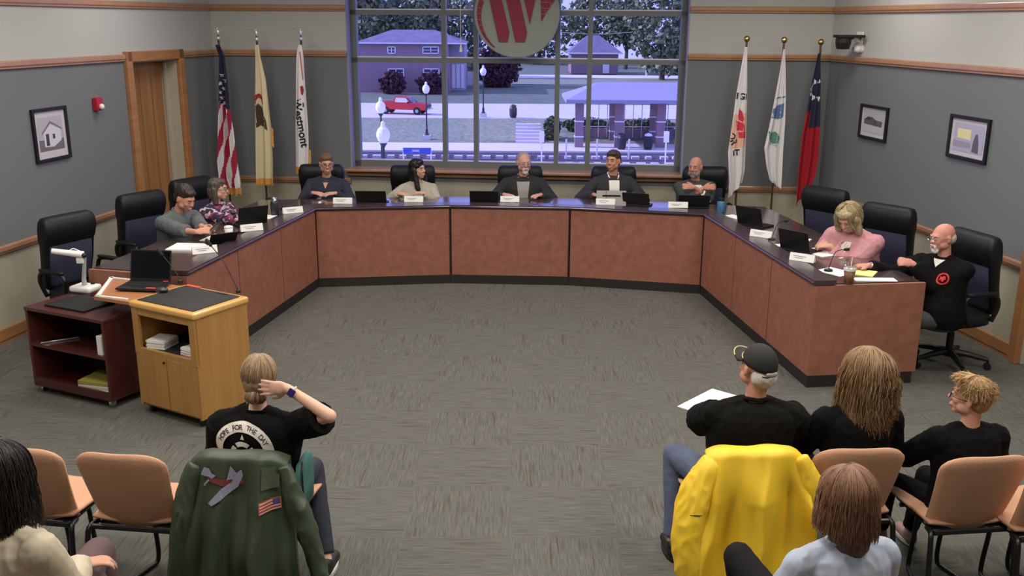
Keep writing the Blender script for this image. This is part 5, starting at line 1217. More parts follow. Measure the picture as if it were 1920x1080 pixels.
    if bottom:
        bm = B(); loft(bm, [(z, rx + .012, ry + .008, xc, yc) for z, rx, ry, xc, yc in rings(0, wide, belly * .6, 0, z0=-.2, z1=.05)], 20, mtx=TM)
        for i, (k_, a_) in enumerate(kn):
            sgn = 1 if i == 0 else -1; capsule(bm, (sgn * .085, -.01, .545), k_, .092 * wide, .066, 14)
            k_, a_ = Vector(k_), Vector(a_); tube(bm, [k_, k_ + (a_ - k_) * .5, k_ + (a_ - k_) * .93], [.066, .058, .052], 14); ell(bm, k_, .066, seg=14)
        me = remeshed('trousers', bm, vox + .002, 4); wrinkle(me, .003, (12, 8, 8), 3); P_.bot = mobj('trousers', me, bottom, t)
    if feet:
        for i, (k_, a_) in enumerate(kn):
            sgn = 1 if i == 0 else -1; bm = B(); a_ = Vector(a_); capsule(bm, a_ + Vector((0, -.03, -.04)), a_ + Vector((sgn * .01, .14, -.05)), .04, .036, 12); ell(bm, a_ + Vector((0, -.01, -.015)), (.042, .05, .045))
            zmin = a_.z - .088; me = remeshed('shoe', bm, .007, 2)
            for v in me.vertices: v.co.z = max(v.co.z, zmin + .022)
            so = mobj('shoe', me, feet if feet is not True else M['black'], t); P_.shoe = so
            bm = B(); loft(bm, [(zmin + .002, .042, .125, 0, 0), (zmin + .026, .043, .127, 0, 0)], 20); bmesh.ops.transform(bm, matrix=T((a_.x + sgn * .005, a_.y + .052, 0)), verts=bm.verts); obj('sole', bm, P_.sole_m if hasattr(P_, 'sole_m') else mat('white_sole', (206, 204, 198), .6) if feet is not True else M['blackm'], so)
    return P_
def in_head(P_, bm, c, r, rot=None, seg=14): ell(bm, P_.HM @ Vector(c), r, rot=P_.HM.to_3x3().to_4x4() @ (rot if rot else Matrix()), seg=seg)
def face(P_, brow=(70, 50, 36), glasses=None, smile=0):
    for s in (-1, 1):
        bm = B(); in_head(P_, bm, (s * .030, .078, .006), (.0115, .0105, .0055), seg=12); e = obj('eye', bm, EYE_W, P_.t, smooth=True)
        bm = B(); in_head(P_, bm, (s * .030, .0862, .006), (.0058, .004, .0055), seg=10); obj('iris', bm, IRIS, e, smooth=True)
        bm = B(); tube(bm, [P_.HM @ Vector(v) for v in arc([(s * .012, .092, .024), (s * .03, .0905, .031), (s * .048, .078, .026)], 4)], .0042, 6, flat=.7)
        obj('eyebrow', bm, mat('brow_%d' % sum(brow), brow, .8), P_.t)
    bm = B(); tube(bm, [P_.HM @ Vector(v) for v in arc([(-.021, .0935, -.066 + smile), (0, .1015, -.068), (.021, .0935, -.066 + smile)], 4)], [.0015, .002, .003, .0034, .0036, .0034, .003, .002, .0015], 6); obj('lips', bm, LIP, P_.t)
    if glasses:
        bm = B()
        for s in (-1, 1):
            c = P_.HM @ Vector((s * .033, .101, .002)); x = fwd(P_.HM, (1, 0, 0)); z = fwd(P_.HM, (0, 0, 1))
            tube(bm, [c + x * cos(a) * .023 + z * sin(a) * .017 for a in [i * pi / 8 for i in range(17)]], .0022, 6)
            tube(bm, [P_.HM @ Vector(v) for v in ((s * .056, .1, .006), (s * .079, .05, .008), (s * .084, -.012, .006))], .0022, 6)
        tube(bm, [P_.HM @ Vector(v) for v in ((-.01, .104, .006), (.01, .104, .006))], .002, 6); obj('glasses', bm, glasses, P_.t)
def hair_core(P_, parts, m, vox=.006, name='hair', amp=.004, sc=(40, 40, 10)):
    bm = B()
    for p in parts:
        if len(p) == 2 or not isinstance(p[0], str): in_head(P_, bm, p[0], p[1], p[2] if len(p) > 2 else None)
        elif p[0] == 'cap': capsule(bm, P_.HM @ Vector(p[1]), P_.HM @ Vector(p[2]), p[3], p[4], 12)
    me = remeshed(name, bm, vox, 3); wrinkle(me, amp, sc, 1.3); return mobj(name, me, m, P_.t)
SHORT = [((0, -.022, .048), (.082, .095, .078)), ((0, -.05, .0), (.077, .068, .085)), ((0, .03, .082), (.062, .055, .035))]
def add_strands(P_, m, specs, name='hair_locks', parent=None):
    out = ([], []); rn = random.Random(11)
    for sp in specs: strands(out, P_.HM, rnd=rn, **sp)
    return obj(name, (out[0], [], out[1]), m, parent or P_.t, smooth=True)
def frontM(P_, x, z, dy=.35, rot=0): return P_.TM @ T((x, dy, z)) @ Matrix(((-1, 0, 0, 0), (0, 0, 1, 0), (0, 1, 0, 0), (0, 0, 0, 1))) @ RZ(rot)
def backM(P_, x, z, dy=-.35, rot=0): return P_.TM @ T((x, dy, z)) @ Matrix(((1, 0, 0, 0), (0, 0, -1, 0), (0, 1, 0, 0), (0, 0, 0, 1))) @ RZ(rot)
def beard(P_, m, full=True, gap=False):
    ps = [((0, .068, -.1), (.036, .03, .03)), ((0, .088, -.052), (.03, .014, .0085))]
    for s in (-1, 1): ps.append(((s * .026, .086, -.068), (.011, .012, .022)));
    if full:
        for s in (-1, 1): ps += [((s * .048, .045, -.078), (.022, .036, .03)), ((s * .064, .012, -.045), (.012, .022, .04))]
    return hair_core(P_, ps, m, .005, 'beard', .002)
# ------------------------------------------------------------------ the nine at the dais
def head_at(px, py, y): return Y(px, py, y)
FAC = [(-.35, -1, -.05), (.35, -1, -.05)]; UP = (0, -.15, 1)
def Dk(x, y, dz=.04): return (x, y, WT + dz)
DKB = mat('dark_trousers', (25, 25, 30), .95, spec=.12)
# man in navy shirt
HY = 11.12
def bk(px, dx=0): return Y(px, 330, 11.25).x + dx
x = bk(613); p = person('man with reddish-brown hair and glasses in a dark navy shirt, behind the dais', (x, 11.28), pi, skin('fair', (214, 160, 138)), lean=6, head=(18, 6, 0), s=.98,
    hands=[((x - .12, 11.0, WT + .05), (.9, -.5, 0), (0, -.3, 1), (1, -.6, -.8), .3, 0), ((x + .14, 10.98, WT + .05), (-.9, -.5, 0), (0, -.3, 1), (-1, -.6, -.8), .3, 0)],
    top=dict(mat=mat('navy_shirt', (40, 44, 58), .85), sleeve='long', collar=True, inflate=.02, wr=.004), bottom=DKB, wide=1.1, belly=.06, vox=.008)
face(p, (120, 84, 56), M['black']); hair_core(p, SHORT, mat('hair_reddish', (112, 80, 56), .7), .006)
decal('shirt_emblem', flatpoly([(-.04, 0), (-.02, .012), (.04, .03), (.02, .008), (.03, -.012), (-.02, -.012)]), frontM(p, .075, .28), p.bvh, mat('pale_print', (180, 184, 190), .7), p.t)
decal('neck_skin', flatpoly([(-.03, .0), (.03, .0), (0, -.07)]), frontM(p, 0, .47), p.bvh, skin('fair', (214, 160, 138)), p.t)
# dark-haired woman
x = bk(783); p = person('woman with long black hair in a beige shirt, smiling to the side', (x, 11.25), pi + .1, skin('warm', (216, 168, 142)), lean=7, head=(48, 0, 6), s=.94, female=True, ears=False,
    hands=[((x - .2, 10.98, WT + .05), (.8, -.4, 0), (0, -.2, 1), (1, -.6, -.8), .4, 0), ((x + .1, 10.95, WT + .06), (-.8, -.2, .1), (0, -.2, 1), (-1, -.6, -.8), .5, 0)],
    top=dict(mat=mat('beige_shirt', (176, 168, 152), .85), sleeve='long', collar=True, inflate=.02, wr=.005), bottom=DKB, bust=.05, vox=.0075)
face(p, (36, 28, 26), smile=.006); bh = mat('hair_black', (26, 22, 24), .4)
hair_core(p, [((0, -.022, .045), (.088, .1, .086)), ((0, -.06, -.03), (.09, .07, .12)), ((0, .025, .09), (.062, .052, .034)), ('cap', (.068, .0, -.0), (.085, .05, -.24), .036, .03), ('cap', (-.072, -.01, -.0), (-.1, .03, -.23), .038, .03), ('cap', (0, -.07, -.05), (0, -.08, -.28), .07, .05)], bh, .0065, amp=.006)
obj('shirt_buttons', tube(B(), [p.TM @ Vector((0, .168, .42)), p.TM @ Vector((0, .185, .3)), p.TM @ Vector((0, .165, .15))], .003, 6), mat('placket', (120, 112, 100), .8), p.t)
# mayor
x = bk(981); p = person('man with white goatee, glasses and black jacket over a grey shirt, at the centre', (x, 11.28), pi, skin('pink', (214, 156, 142)), lean=5, head=(14, 4, 0), s=1.0,
    hands=[((x - .22, 10.98, WT + .045), (.7, -.6, 0), (0, -.2, 1), (1, -.6, -.8), .3, 0), ((x + .2, 10.98, WT + .045), (-.6, -.7, 0), (0, -.2, 1), (-1, -.6, -.8), .3, 0)],
    top=dict(name='jacket', mat=mat('black_jacket', (36, 36, 38), .85), inflate=.026, wr=.004, slv=.006), bottom=DKB, wide=1.1, belly=.05, vox=.008)
face(p, (170, 160, 150), M['steel']); hm = mat('hair_white', (206, 200, 194), .7); hair_core(p, [((0, -.03, .045), (.079, .092, .076)), ((0, -.055, -.005), (.08, .064, .075))], mat('hair_grey', (150, 140, 134), .7), .006)
beard(p, hm, False)
gs = mat('grey_shirt', (150, 148, 142), .85); sf = decal('shirt_front', flatpoly([(-.075, 0), (.075, 0), (.055, -.18), (.035, -.34), (-.035, -.34), (-.055, -.18)]), frontM(p, 0, .47), p.bvh, gs, p.t)
bm = B(); NKm = p.TM @ T((0, -.008, .515))
for s in (-1, 1): tube(bm, [NKm @ Vector(v) for v in arc([(0, -.068, .012), (s * .05, -.045, .012), (s * .062, 0, -.002), (s * .05, .05, -.022), (s * .02, .085, -.06)], 4)], .012, 8)
mobj('collar', remeshed('collar', bm, .005, 2), gs, p.t)
# man in jacket and white shirt
x = bk(1149); p = person('man with short brown hair in a dark jacket over a white shirt', (x, 11.26), pi + .05, skin('tan', (206, 148, 122)), lean=4, head=(-32, 0, 0), s=1.02,
    hands=[((x - .24, 10.98, WT + .05), (.6, -.7, 0), (0, -.2, 1), (1, -.6, -.8), .3, 0), ((x + .22, 11.0, WT + .05), (-.6, -.6, 0), (0, -.2, 1), (-1, -.6, -.8), .3, 0)],
    top=dict(name='jacket', mat=mat('charcoal_jacket', (44, 44, 48), .85), inflate=.024, wr=.004, slv=.006), bottom=DKB, wide=1.05, vox=.008)
face(p, (60, 44, 36)); hair_core(p, SHORT + [((0, .05, .088), (.052, .036, .026))], mat('hair_brown', (70, 52, 44), .6), .006)
ws = mat('white_shirt', (232, 228, 220), .8); decal('shirt_front', flatpoly([(-.06, 0), (.06, 0), (.055, -.2), (.05, -.36), (-.05, -.36), (-.055, -.2)]), frontM(p, 0, .47), p.bvh, ws, p.t)
bm = B(); NKm = p.TM @ T((0, -.008, .515))
for s in (-1, 1): tube(bm, [NKm @ Vector(v) for v in arc([(0, -.068, .012), (s * .05, -.045, .016), (s * .062, 0, .004), (s * .052, .05, -.018), (s * .03, .085, -.055)], 4)], .012, 8)
mobj('collar', remeshed('collar', bm, .005, 2), ws, p.t)
# bald man with grey beard, arms folded
x = bk(1303); p = person('bald man with short grey beard in a dark grey pullover, arms folded', (x, 11.28), pi + .12, skin('ruddy', (206, 144, 122)), lean=6, head=(-38, 4, 0), s=.97,
    hands=[((x + .06, 10.98, WT + .14), (1, -.1, .1), (0, -1, .5), (1, -.4, -.6), .4, 0), ((x - .06, 10.95, WT + .15), (-1, -.1, .1), (0, -1, .5), (-1, -.4, -.6), .4, 0)],
    top=dict(mat=mat('dark_grey_pullover', (62, 66, 64), .9), inflate=.022, cuff=.55, wr=.004, slv=.004), bottom=DKB, wide=1.12, belly=.05, vox=.008)
face(p, (120, 100, 90)); beard(p, mat('beard_grey', (136, 128, 124), .8))
decal('undershirt', flatpoly([(-.045, 0), (.045, 0), (0, -.09)]), frontM(p, 0, .475), p.bvh, ws, p.t); decal('shirt_logo', flatpoly([(-.02, -.012), (.022, -.008), (.02, .014), (-.018, .01)]), frontM(p, -.085, .33), p.bvh, ws, p.t)
# man in grey shirt, left wing
hd = lambda px, py, z: Z(px, py, z)
rzL = radians(-122); fl = Vector((sin(-rzL), cos(rzL)));
c = hd(338, 364, 1.22); lx, ly = c.x - fl.x * .20, c.y - fl.y * .20; hR = Z(396, 440, WT + .07)
p = person('man with dark hair in a grey shirt looking down at the phone in his hands', (lx, ly), rzL, skin('tan2', (212, 154, 128)), lean=20, head=(4, 22, 0), s=1.0,
    hands=[((hR.x - .09, hR.y - .05, WT + .10), (.9, .1, .15), (.0, -.7, .7), (.7, -.3, -1), .75, 1), ((hR.x - .08, hR.y + .06, WT + .105), (.9, -.2, .15), (0, .7, .7), (-.7, -.3, -1), .75, 1)],
    top=dict(mat=mat('grey_button_shirt', (96, 102, 104), .88), collar=True, inflate=.022, cuff=.5, wr=.006, slv=.006), bottom=DKB, wide=1.05, vox=.0075)
face(p, (40, 30, 26)); hair_core(p, SHORT + [((0, .055, .085), (.055, .035, .03)), ((0, -.02, .07), (.078, .09, .07))], mat('hair_dark_brown', (44, 34, 30), .5), .006, amp=.005)
ph = thing('mobile_phone', 'mobile phone with a pale screen held by the man in the grey shirt', 'phone', (hR.x + .05, hR.y, WT + .15), rzL)
bm = B(); box(bm, (0, 0, 0), (.07, .008, .14), bev=.003); bmesh.ops.transform(bm, matrix=RX(-.9), verts=bm.verts); obj('phone_body', bm, M['black'], ph)
bm = B(); box(bm, (0, -.005, 0), (.062, .002, .125)); bmesh.ops.transform(bm, matrix=RX(-.9), verts=bm.verts); obj('phone_screen', bm, mat('pale_screen', (170, 172, 180), .3), ph)
# floral blouse
c = hd(410, 352, 1.155); lx, ly = c.x - fl.x * .12, c.y - fl.y * .12
p = person('woman with shoulder-length greying hair and glasses in a floral blouse', (lx, ly), rzL + .15, skin('fair2', (216, 166, 146)), lean=9, head=(20, 0, 0), s=.92, female=True, ears=False,
    hands=[(tuple(Z(452, 414, WT + .05)), (.9, .3, 0), (0, 0, 1), (.7, -.3, -1), .4, 0), (tuple(Z(432, 420, WT + .05)), (.9, -.1, 0), (0, 0, 1), (-.7, -.3, -1), .4, 0)],
    top=dict(name='blouse', mat=M['floral'], inflate=.028, wr=.006, slv=.012), bottom=DKB, wide=1.12, belly=.07, bust=.06, vox=.0075)
face(p, (90, 76, 66), M['black']); hair_core(p, [((0, -.022, .045), (.086, .098, .084)), ((0, -.055, -.03), (.088, .07, .11)), ((0, .03, .085), (.062, .05, .034)), ('cap', (.072, -.02, 0), (.078, -.01, -.14), .034, .03), ('cap', (-.072, -.02, 0), (-.078, -.01, -.14), .034, .03)], mat('hair_greying', (96, 84, 74), .55, var=1, vscale=30, c2=(66, 56, 50)), .0065, amp=.006)
# woman in pink
rzR = radians(128); fr_ = Vector((-sin(rzR), cos(rzR))); c = hd(1597, 408, 1.17); lx, ly = c.x - fr_.x * .2, c.y - fr_.y * .2; wq = Z(1546, 462, WT + .06)
p = person('woman with a blonde bob in a pink jacket bending over her papers', (lx, ly), rzR, skin('fair3', (214, 164, 140)), lean=19, head=(6, 30, 0), s=1.0, female=True, ears=False,
    hands=[((wq.x + .06, wq.y + .12, WT + .06), (-.9, -.5, 0), (.2, .3, .9), (.7, -.3, -1), .7, 1), ((wq.x + .05, wq.y - .02, WT + .07), (-.8, .2, 0), (.2, -.3, .9), (-.7, -.3, -1), .7, 1)],
    top=dict(name='jacket', mat=mat('pink_jacket', (206, 150, 154), .85, var=.4, vscale=10, c2=(196, 138, 144)), inflate=.03, wr=.008, slv=.014, cuff=.88), bottom=DKB, wide=1.15, belly=.08, bust=.07, vox=.0075)
face(p, (150, 126, 100)); bl = mat('hair_blonde_bob', (190, 172, 132), .5, var=1, vscale=26, c2=(140, 122, 90), stretch=(1, 1, .25))
hair_core(p, [((0, -.018, .045), (.094, .104, .09)), ((0, -.045, -.03), (.1, .085, .11)), ((0, .035, .08), (.078, .058, .045)), ('cap', (.082, .02, .02), (.09, .035, -.11), .038, .034), ('cap', (-.082, .02, .02), (-.09, .035, -.11), .038, .034)], bl, .0065, amp=.007)
add_strands(p, hairmat('blonde_bob', (200, 184, 146), (142, 122, 92)), [dict(c=(0, -.02, .02), r=(.106, .112, .115), n=420, phi=(-2.5, 2.5), th0=.1, th1=(1.5, 1.9), drop=.06, wave=.006, rad=.0024)])
decal('inner_top', flatpoly([(-.05, 0), (.05, 0), (.04, -.25), (-.02, -.25)]), frontM(p, 0, .46, .24), p.bvh, ws, p.t)
decal('name_badge', flatpoly([(-.035, -.022), (.035, -.022), (.035, .022), (-.035, .022)]), frontM(p, .075, .33, .24), p.bvh, M['white'], p.t, off=.005); decal('badge_stripe', flatpoly([(-.03, .002), (.03, .002), (.03, .014), (-.03, .014)]), frontM(p, .075, .33, .24), p.bvh, mat('badge_red', (214, 110, 110), .7), p.t, off=.0065)
# bald man in black, right wing end
rz9 = radians(96); c = hd(1770, 450, 1.16); lx, ly = c.x + .05, c.y + .05
w1 = Z(1618, 497, WT + .05); w2 = Z(1712, 494, .96)
p = person('bald man with white goatee and glasses in a black sweatshirt with a red round emblem', (lx, ly), rz9, skin('ruddy2', (214, 150, 134)), lean=3, twist=30, head=(-22, 6, 0), s=.95,
    hands=[((w1.x + .06, w1.y + .02, WT + .045), (-1, .05, -.05), (0, 0, 1), (.6, -.5, -1), .15, 0), ((w2.x, w2.y, w2.z), (-1, .1, .15), (.2, -1, .5), (-.2, -.5, -1), .9, 1)],
    top=dict(mat=mat('black_sweatshirt', (20, 19, 20), .95, spec=.12), collar=True, inflate=.026, wr=.005, slv=.01, cuff=.93), bottom=mat('grey_trousers', (66, 66, 68), .9), wide=1.12, belly=.07, vox=.0075,
    knees=[((.15, .38, .53), (.15, .34, .09)), ((-.09, .38, .53), (-.09, .32, .09))])
face(p, (190, 170, 160), M['steel']); hair_core(p, [((0, -.062, -.01), (.076, .056, .06))], mat('hair_white_short', (196, 180, 172), .8), .006, amp=.002); beard(p, mat('goatee_white', (216, 212, 206), .8), False)
decal('undershirt', flatpoly([(-.05, 0), (.05, 0), (0, -.06)]), frontM(p, 0, .50, .2), p.bvh, ws, p.t)
rdm = mat('emblem_red', (206, 44, 44), .7); EM = frontM(p, -.09, .36, .215)
decal('round_emblem', ringpoly(.036, .048), EM, p.bvh, rdm, p.t, cut=.012); decal('emblem_figure', flatpoly([(-.026, -.012), (-.02, .02), (-.004, .012), (.0, .024), (.016, .02), (.022, -.004), (.012, -.006), (.008, -.024), (-.006, -.02), (-.01, -.002), (-.02, -.016)]), EM, p.bvh, rdm, p.t, cut=.012)
q = p.W2L.inverted() @ (p.arms[0][2] + (p.arms[0][1] - p.arms[0][2]).normalized() * .03); q2 = p.arms[0][2]; dd_ = (p.arms[0][1] - q2).normalized(); a_ = dd_.orthogonal().normalized(); b_ = dd_.cross(a_)
obj('wrist_watch', tube(B(), [q2 + dd_ * .012 + (a_ * cos(i * pi / 8) + b_ * sin(i * pi / 8)) * .029 for i in range(17)], .006, 6), M['steel'], p.t)
# ------------------------------------------------------------------ audience chairs, jackets and people
RL, RR_ = -.15, .12
def chair_at(px, py, rz, label, z=.86):
    """px,py: middle of the top edge of the backrest"""
    p = Z(px, py, z); d = Vector((-sin(rz), cos(rz))); return put_ac(p.x + d.x * .28, p.y + d.y * .28, rz, label)
cA = chair_at(18, 840, RL, 'empty orange audience chair at the left edge, behind the woman in the blazer')
cB = chair_at(212, 852, RL * .8, 'empty orange audience chair left of the green jacket')
cG = chair_at(447, 858, RL * .4, 'orange audience chair under the green jacket')
cY = chair_at(1418, 850, RR_ * .4, 'orange audience chair under the yellow jacket'); cC = chair_at(1622, 842, RR_ * .45, 'orange audience chair behind the woman with long brown hair, next to the yellow jacket')
cD = chair_at(1864, 857, RR_ * 1, 'orange audience chair behind the boy with glasses')
chair_at(2032, 866, .2, 'orange audience chair cut by the right edge of the picture')
def jacket(ch, name, label, m, wid, seed, sleeves, length=.8, folds=5, amp=.03, hemf=None):
    t = thing(name, label, 'jacket', tuple(ch.location), ch.rotation_euler.z)
    nu, nv = 60, 70; vs = []; fs = []
    for j in range(nv + 1):
        v = j / nv; s_ = -.22 + v * (length + .22)       # arc length from the seat side over the top and down behind
        for i in range(nu + 1):
            a = 2 * i / nu - 1
            if s_ < 0: hw = .215; x = a * hw; z = .885 + s_ + -.045 * abs(a) ** 4; y = -.232 + .055 * a * a
            else:
                f = s_ / length; hw = wid(f); x = a * hw
                top = min(1, s_ / .05); z = .888 - .05 * abs(a) ** 4 - max(0, s_ - .03); y = -.232 - .095 * sin(top * pi / 2) + .055 * a * a * (1 - f)
                k = min(1, s_ / .25); n1 = sin(a * folds * 2.2 + seed + f * 1.2) * amp * k * (.55 + f); n2 = noise.noise(Vector((a * 2.2 + seed, f * 2.5, seed))) * amp * 1.3 * k
                y -= amp * 1.4 * k * (1 - abs(sin(a * folds * 1.1 + seed + f * .8 + n2 * 9))) ** 1.6 * (.5 + f) + abs(n1) * .4 + n2 * .9 + .06 * f; x += cos(a * folds * 2.2 + seed) * .012 * k
                if hemf: z += hemf(a) * f ** 3
            if s_ < 0: y += .0 + .01 * sin(a * 6)
            vs.append(Vector((x, y, z)))
    for j in range(nv):
        for i in range(nu): k = j * (nu + 1) + i; fs.append((k, k + 1, k + nu + 2, k + nu + 1))
    o = obj('jacket_back', (vs, [], fs), m, t, smooth=True); s = o.modifiers.new('thickness', 'SOLIDIFY'); s.thickness = .006; s.offset = 1
    bv = BVHTree.FromPolygons(vs, fs)
    for k_, (pts, rs) in enumerate(sleeves):
        bm = B(); P = arc(pts, 8); n = len(P); R_ = []
        for i in range(n):
            f = i / (n - 1) * (len(rs) - 1); a = int(min(f, len(rs) - 2)); R_.append((rs[a] + (rs[a + 1] - rs[a]) * (f - a)) * (1 + .03 * sin(i * .7 + k_)))
        tube(bm, P, R_, 20, flat=.62); me = remeshed('sleeve', bm, .008, 3); wrinkle(me, .009, (9, 9, 4), seed + k_); mobj('sleeve', me, m, t)
    return t, bv, o
gm = mat('olive_green_nylon', (62, 74, 56), .5, bump=.08, bscale=20)
jg, bg_, og = jacket(cG, 'green_jacket', 'dark green jacket with an aeroplane print draped over an audience chair', gm, lambda f: .222 + .14 * f ** .8, 1.0,
    [([(-.21, -.27, .82), (-.27, -.30, .6), (-.32, -.32, .35), (-.33, -.34, .12)], [.05, .07, .065, .05]), ([(.20, -.27, .82), (.28, -.31, .62), (.36, -.35, .38), (.40, -.38, .14)], [.05, .075, .07, .05])], .84, 4, .048)
def jm(x, z, rot=0): return T((x, -.9, z)) @ Matrix(((1, 0, 0, 0), (0, 0, -1, 0), (0, 1, 0, 0), (0, 0, 0, 1))) @ RZ(rot)
pg, pm_ = mat('print_grey', (176, 172, 170), .7), mat('print_maroon', (118, 50, 52), .7)
def jp(*pts): return [((x - 425) / 400, (905 - y) / 400) for x, y in pts]
for nm, m_, poly in (('print_wing', pg, [(432, 893), (440, 868), (452, 882), (448, 886), (450, 892)]), ('print_wing', pg, [(396, 933), (404, 936), (452, 905), (462, 886), (460, 875), (448, 882), (440, 898), (424, 905)]), ('print_tail', pg, [(381, 888), (388, 874), (398, 876), (404, 884), (412, 886), (404, 892), (396, 890)]),
                     ('print_fuselage', pm_, [(390, 880), (398, 890), (462, 892), (464, 900), (430, 902), (396, 898)]), ('print_tail', pg, [(386, 904), (396, 894), (398, 896), (389, 906)])):
    decal(nm, flatpoly([(x * 1.0, y * 1.12) for x, y in jp(*poly)]), jm(-.055, .745), bg_, m_, jg, off=.009 if m_ is pg else .0075, cut=.015)
decal('pocket_flap', flatpoly([(-.036, -.05), (.036, -.05), (.036, .05), (-.036, .05)]), jm(.165, .79), bg_, mat('olive_flap', (74, 86, 62), .6), jg, off=.014)
FP = jm(.165, .665, .05)
decal('flag_patch', flatpoly([(-.042, -.028), (.042, -.028), (.042, .028), (-.042, .028)]), FP, bg_, mat('patch_border', (176, 96, 56), .8), jg, off=.010)
for i in range(7): decal('flag_stripe', flatpoly([(-.038, -.024 + i * .0069), (.038, -.024 + i * .0069), (.038, -.0195 + i * .0069), (-.038, -.0195 + i * .0069)]), FP, bg_, mat('patch_white', (226, 196, 190), .8) if i % 2 == 0 else mat('patch_red', (190, 70, 74), .8), jg, off=.012, cut=.03)
decal('flag_canton', flatpoly([(.008, .0), (.038, .0), (.038, .024), (.008, .024)]), FP, bg_, mat('patch_blue', (70, 66, 120), .8), jg, off=.0135)
ym = mat('yellow_nylon', (246, 206, 50), .55, var=.3, vscale=3, c2=(238, 194, 40))
jy, by_, oy = jacket(cY, 'yellow_jacket', 'bright yellow jacket draped over an audience chair', ym, lambda f: .222 + .10 * f ** .7, 2.3,
    [([(-.20, -.27, .83), (-.28, -.31, .68), (-.33, -.36, .46), (-.30, -.42, .20)], [.05, .085, .085, .06]), ([(.20, -.27, .83), (.265, -.31, .70), (.30, -.33, .575)], [.05, .075, .065])], .72, 3, .055, lambda a: -.12 if a < 0 else .02)
decal('small_black_mark', flatpoly([(-.026, -.002), (-.008, .001), (.026, .001), (.026, .005), (-.006, .006), (-.026, .002)]), jm(-.3, .60), BVHTree.FromObject(jy.children[1], bpy.context.evaluated_depsgraph_get()) if jy.children else by_, M['black'], jy, off=.004)
# --- person with the hand behind the head
def W2Lf(loc, rz, s): return (T((loc[0], loc[1], 0)) @ RZ(rz) @ Matrix.Scale(s, 4)).inverted()
def seat_of(ch, back=.02): d = Vector((-sin(ch.rotation_euler.z), cos(ch.rotation_euler.z))); return (ch.location.x - d.x * back, ch.location.y - d.y * back)
sk11 = skin('pale', (226, 180, 154)); lo = seat_of(cG, .0); rz = cG.rotation_euler.z
S11 = .93; W_ = Vector((lo[0] + .02 + .17, lo[1] - .12, 1.235 * S11 - .005))
p = person('person with low blonde bun in black T-shirt, hand behind the head', lo, rz, sk11, lean=-1, side=2, head=(8, 6, 2), s=S11, wide=1.1, female=True,
    hands=[((W_.x, W_.y, W_.z), (-1, .06, -.02), (.05, -1, .1), (.9, -.3, -.15), .12, 0), None], handk=1.0,
    top=dict(name='t_shirt', mat=mat('black_tshirt', (19, 19, 20), .95, spec=.12), sleeve='short', slen=.82, inflate=.026, wr=.006, slv=.014, hem=-.12), bottom=mat('navy_trousers', (42, 44, 56), .9), vox=.006, hs=1.02,
    knees=[((.17, .40, .53), (.30, .12, .10)), ((-.12, .44, .53), (-.12, .4, .09))], feet=mat('black_shoe', (28, 28, 30), .6))
hb = hairmat('dark_blonde', (186, 156, 122), (112, 88, 68)); core = mat('hair_core_blonde', (140, 114, 88), .6)
hair_core(p, [((0, -.022, .04), (.083, .098, .084)), ((0, -.055, -.01), (.08, .07, .085)), ((0, -.085, -.085), (.05, .036, .034))], core, .006, name='hair')
add_strands(p, hb, [dict(c=(0, -.022, .025), r=(.087, .102, .1), n=700, phi=(-1.9, 1.9), th0=(.05, .5), th1=(1.9, 2.25), rad=.0017, jit=.006), dict(c=(0, -.088, -.085), r=(.053, .04, .038), n=160, phi=(-3, 3), th0=.2, th1=2.6, rad=.0017, jit=.006)])
face(p, (120, 90, 66))
BM = backM(p, -.045, .315) @ Matrix.Diagonal((1.17, 1.17, 1, 1)); wt = mat('print_white', (236, 228, 214), .8)
decal('ring_print', ringpoly(.098, .142, 0, 2 * pi, 60), BM, p.bvh, wt, p.t, cut=.02)
L_ = ([], []); txt = 'HOPE FOR THE DAY'
for i, ch_ in enumerate(txt):
    if ch_ == ' ': continue
    a = radians(152 - 124 * i / (len(txt) - 1)); v, f = text_mesh(ch_, .029, bold=.0004); k = len(L_[0]); L_[0].extend([RZ(a - pi / 2) @ (q + Vector((0, .110, 0))) for q in v]); L_[1].extend([tuple(k + x for x in ff) for ff in f])
decal('lettering', L_, BM, p.bvh, mat('print_dark', (40, 38, 36), .8), p.t, off=.0048, cut=.03)
for k in range(4): decal('compass_ring', ringpoly(.034, .056, pi / 4 + k * pi / 2 + .12, pi / 4 + (k + 1) * pi / 2 - .12, 12), BM, p.bvh, wt, p.t, cut=.02)
for k in range(4): a = k * pi / 2; decal('compass_point', flatpoly([(cos(a - .14) * .066, sin(a - .14) * .066), (cos(a + .14) * .066, sin(a + .14) * .066), (cos(a) * .09, sin(a) * .09)]), BM, p.bvh, wt, p.t)
decal('compass_needle', flatpoly([(-.016, -.016), (.004, -.004), (.02, .02), (-.004, .006)]), BM, p.bvh, wt, p.t)
El, Wr = p.arms[0][1], p.arms[0][2]; dd_ = (El - Wr).normalized(); q = Wr + dd_ * .035; a_ = dd_.orthogonal().normalized(); b_ = dd_.cross(a_)
ws_ = obj('watch_strap', tube(B(), [q + (a_ * cos(i * pi / 8) + b_ * sin(i * pi / 8)) * .0275 for i in range(17)], .006, 8), mat('pale_strap', (206, 196, 200), .6), p.t)
lq = p.W2L.to_3x3() @ Vector((0, -1, .2)); lq = (lq - dd_ * lq.dot(dd_)).normalized(); mx = Matrix((dd_, dd_.cross(lq), lq)).transposed().to_4x4()
obj('watch_face', box(B(), q + lq * .030, (.036, .04, .012), rot=mx, bev=.004), mat('watch_glass', (52, 44, 96), .15), ws_)
obj('collar', tube(B(), [p.TM @ T((0, -.008, .505)) @ Vector((.066 * cos(a), .062 * sin(a), .004 - .012 * sin(a))) for a in [i * pi / 12 for i in range(25)]], .006, 6), mat('black_tshirt', (19, 19, 20), .95, spec=.12), p.t)
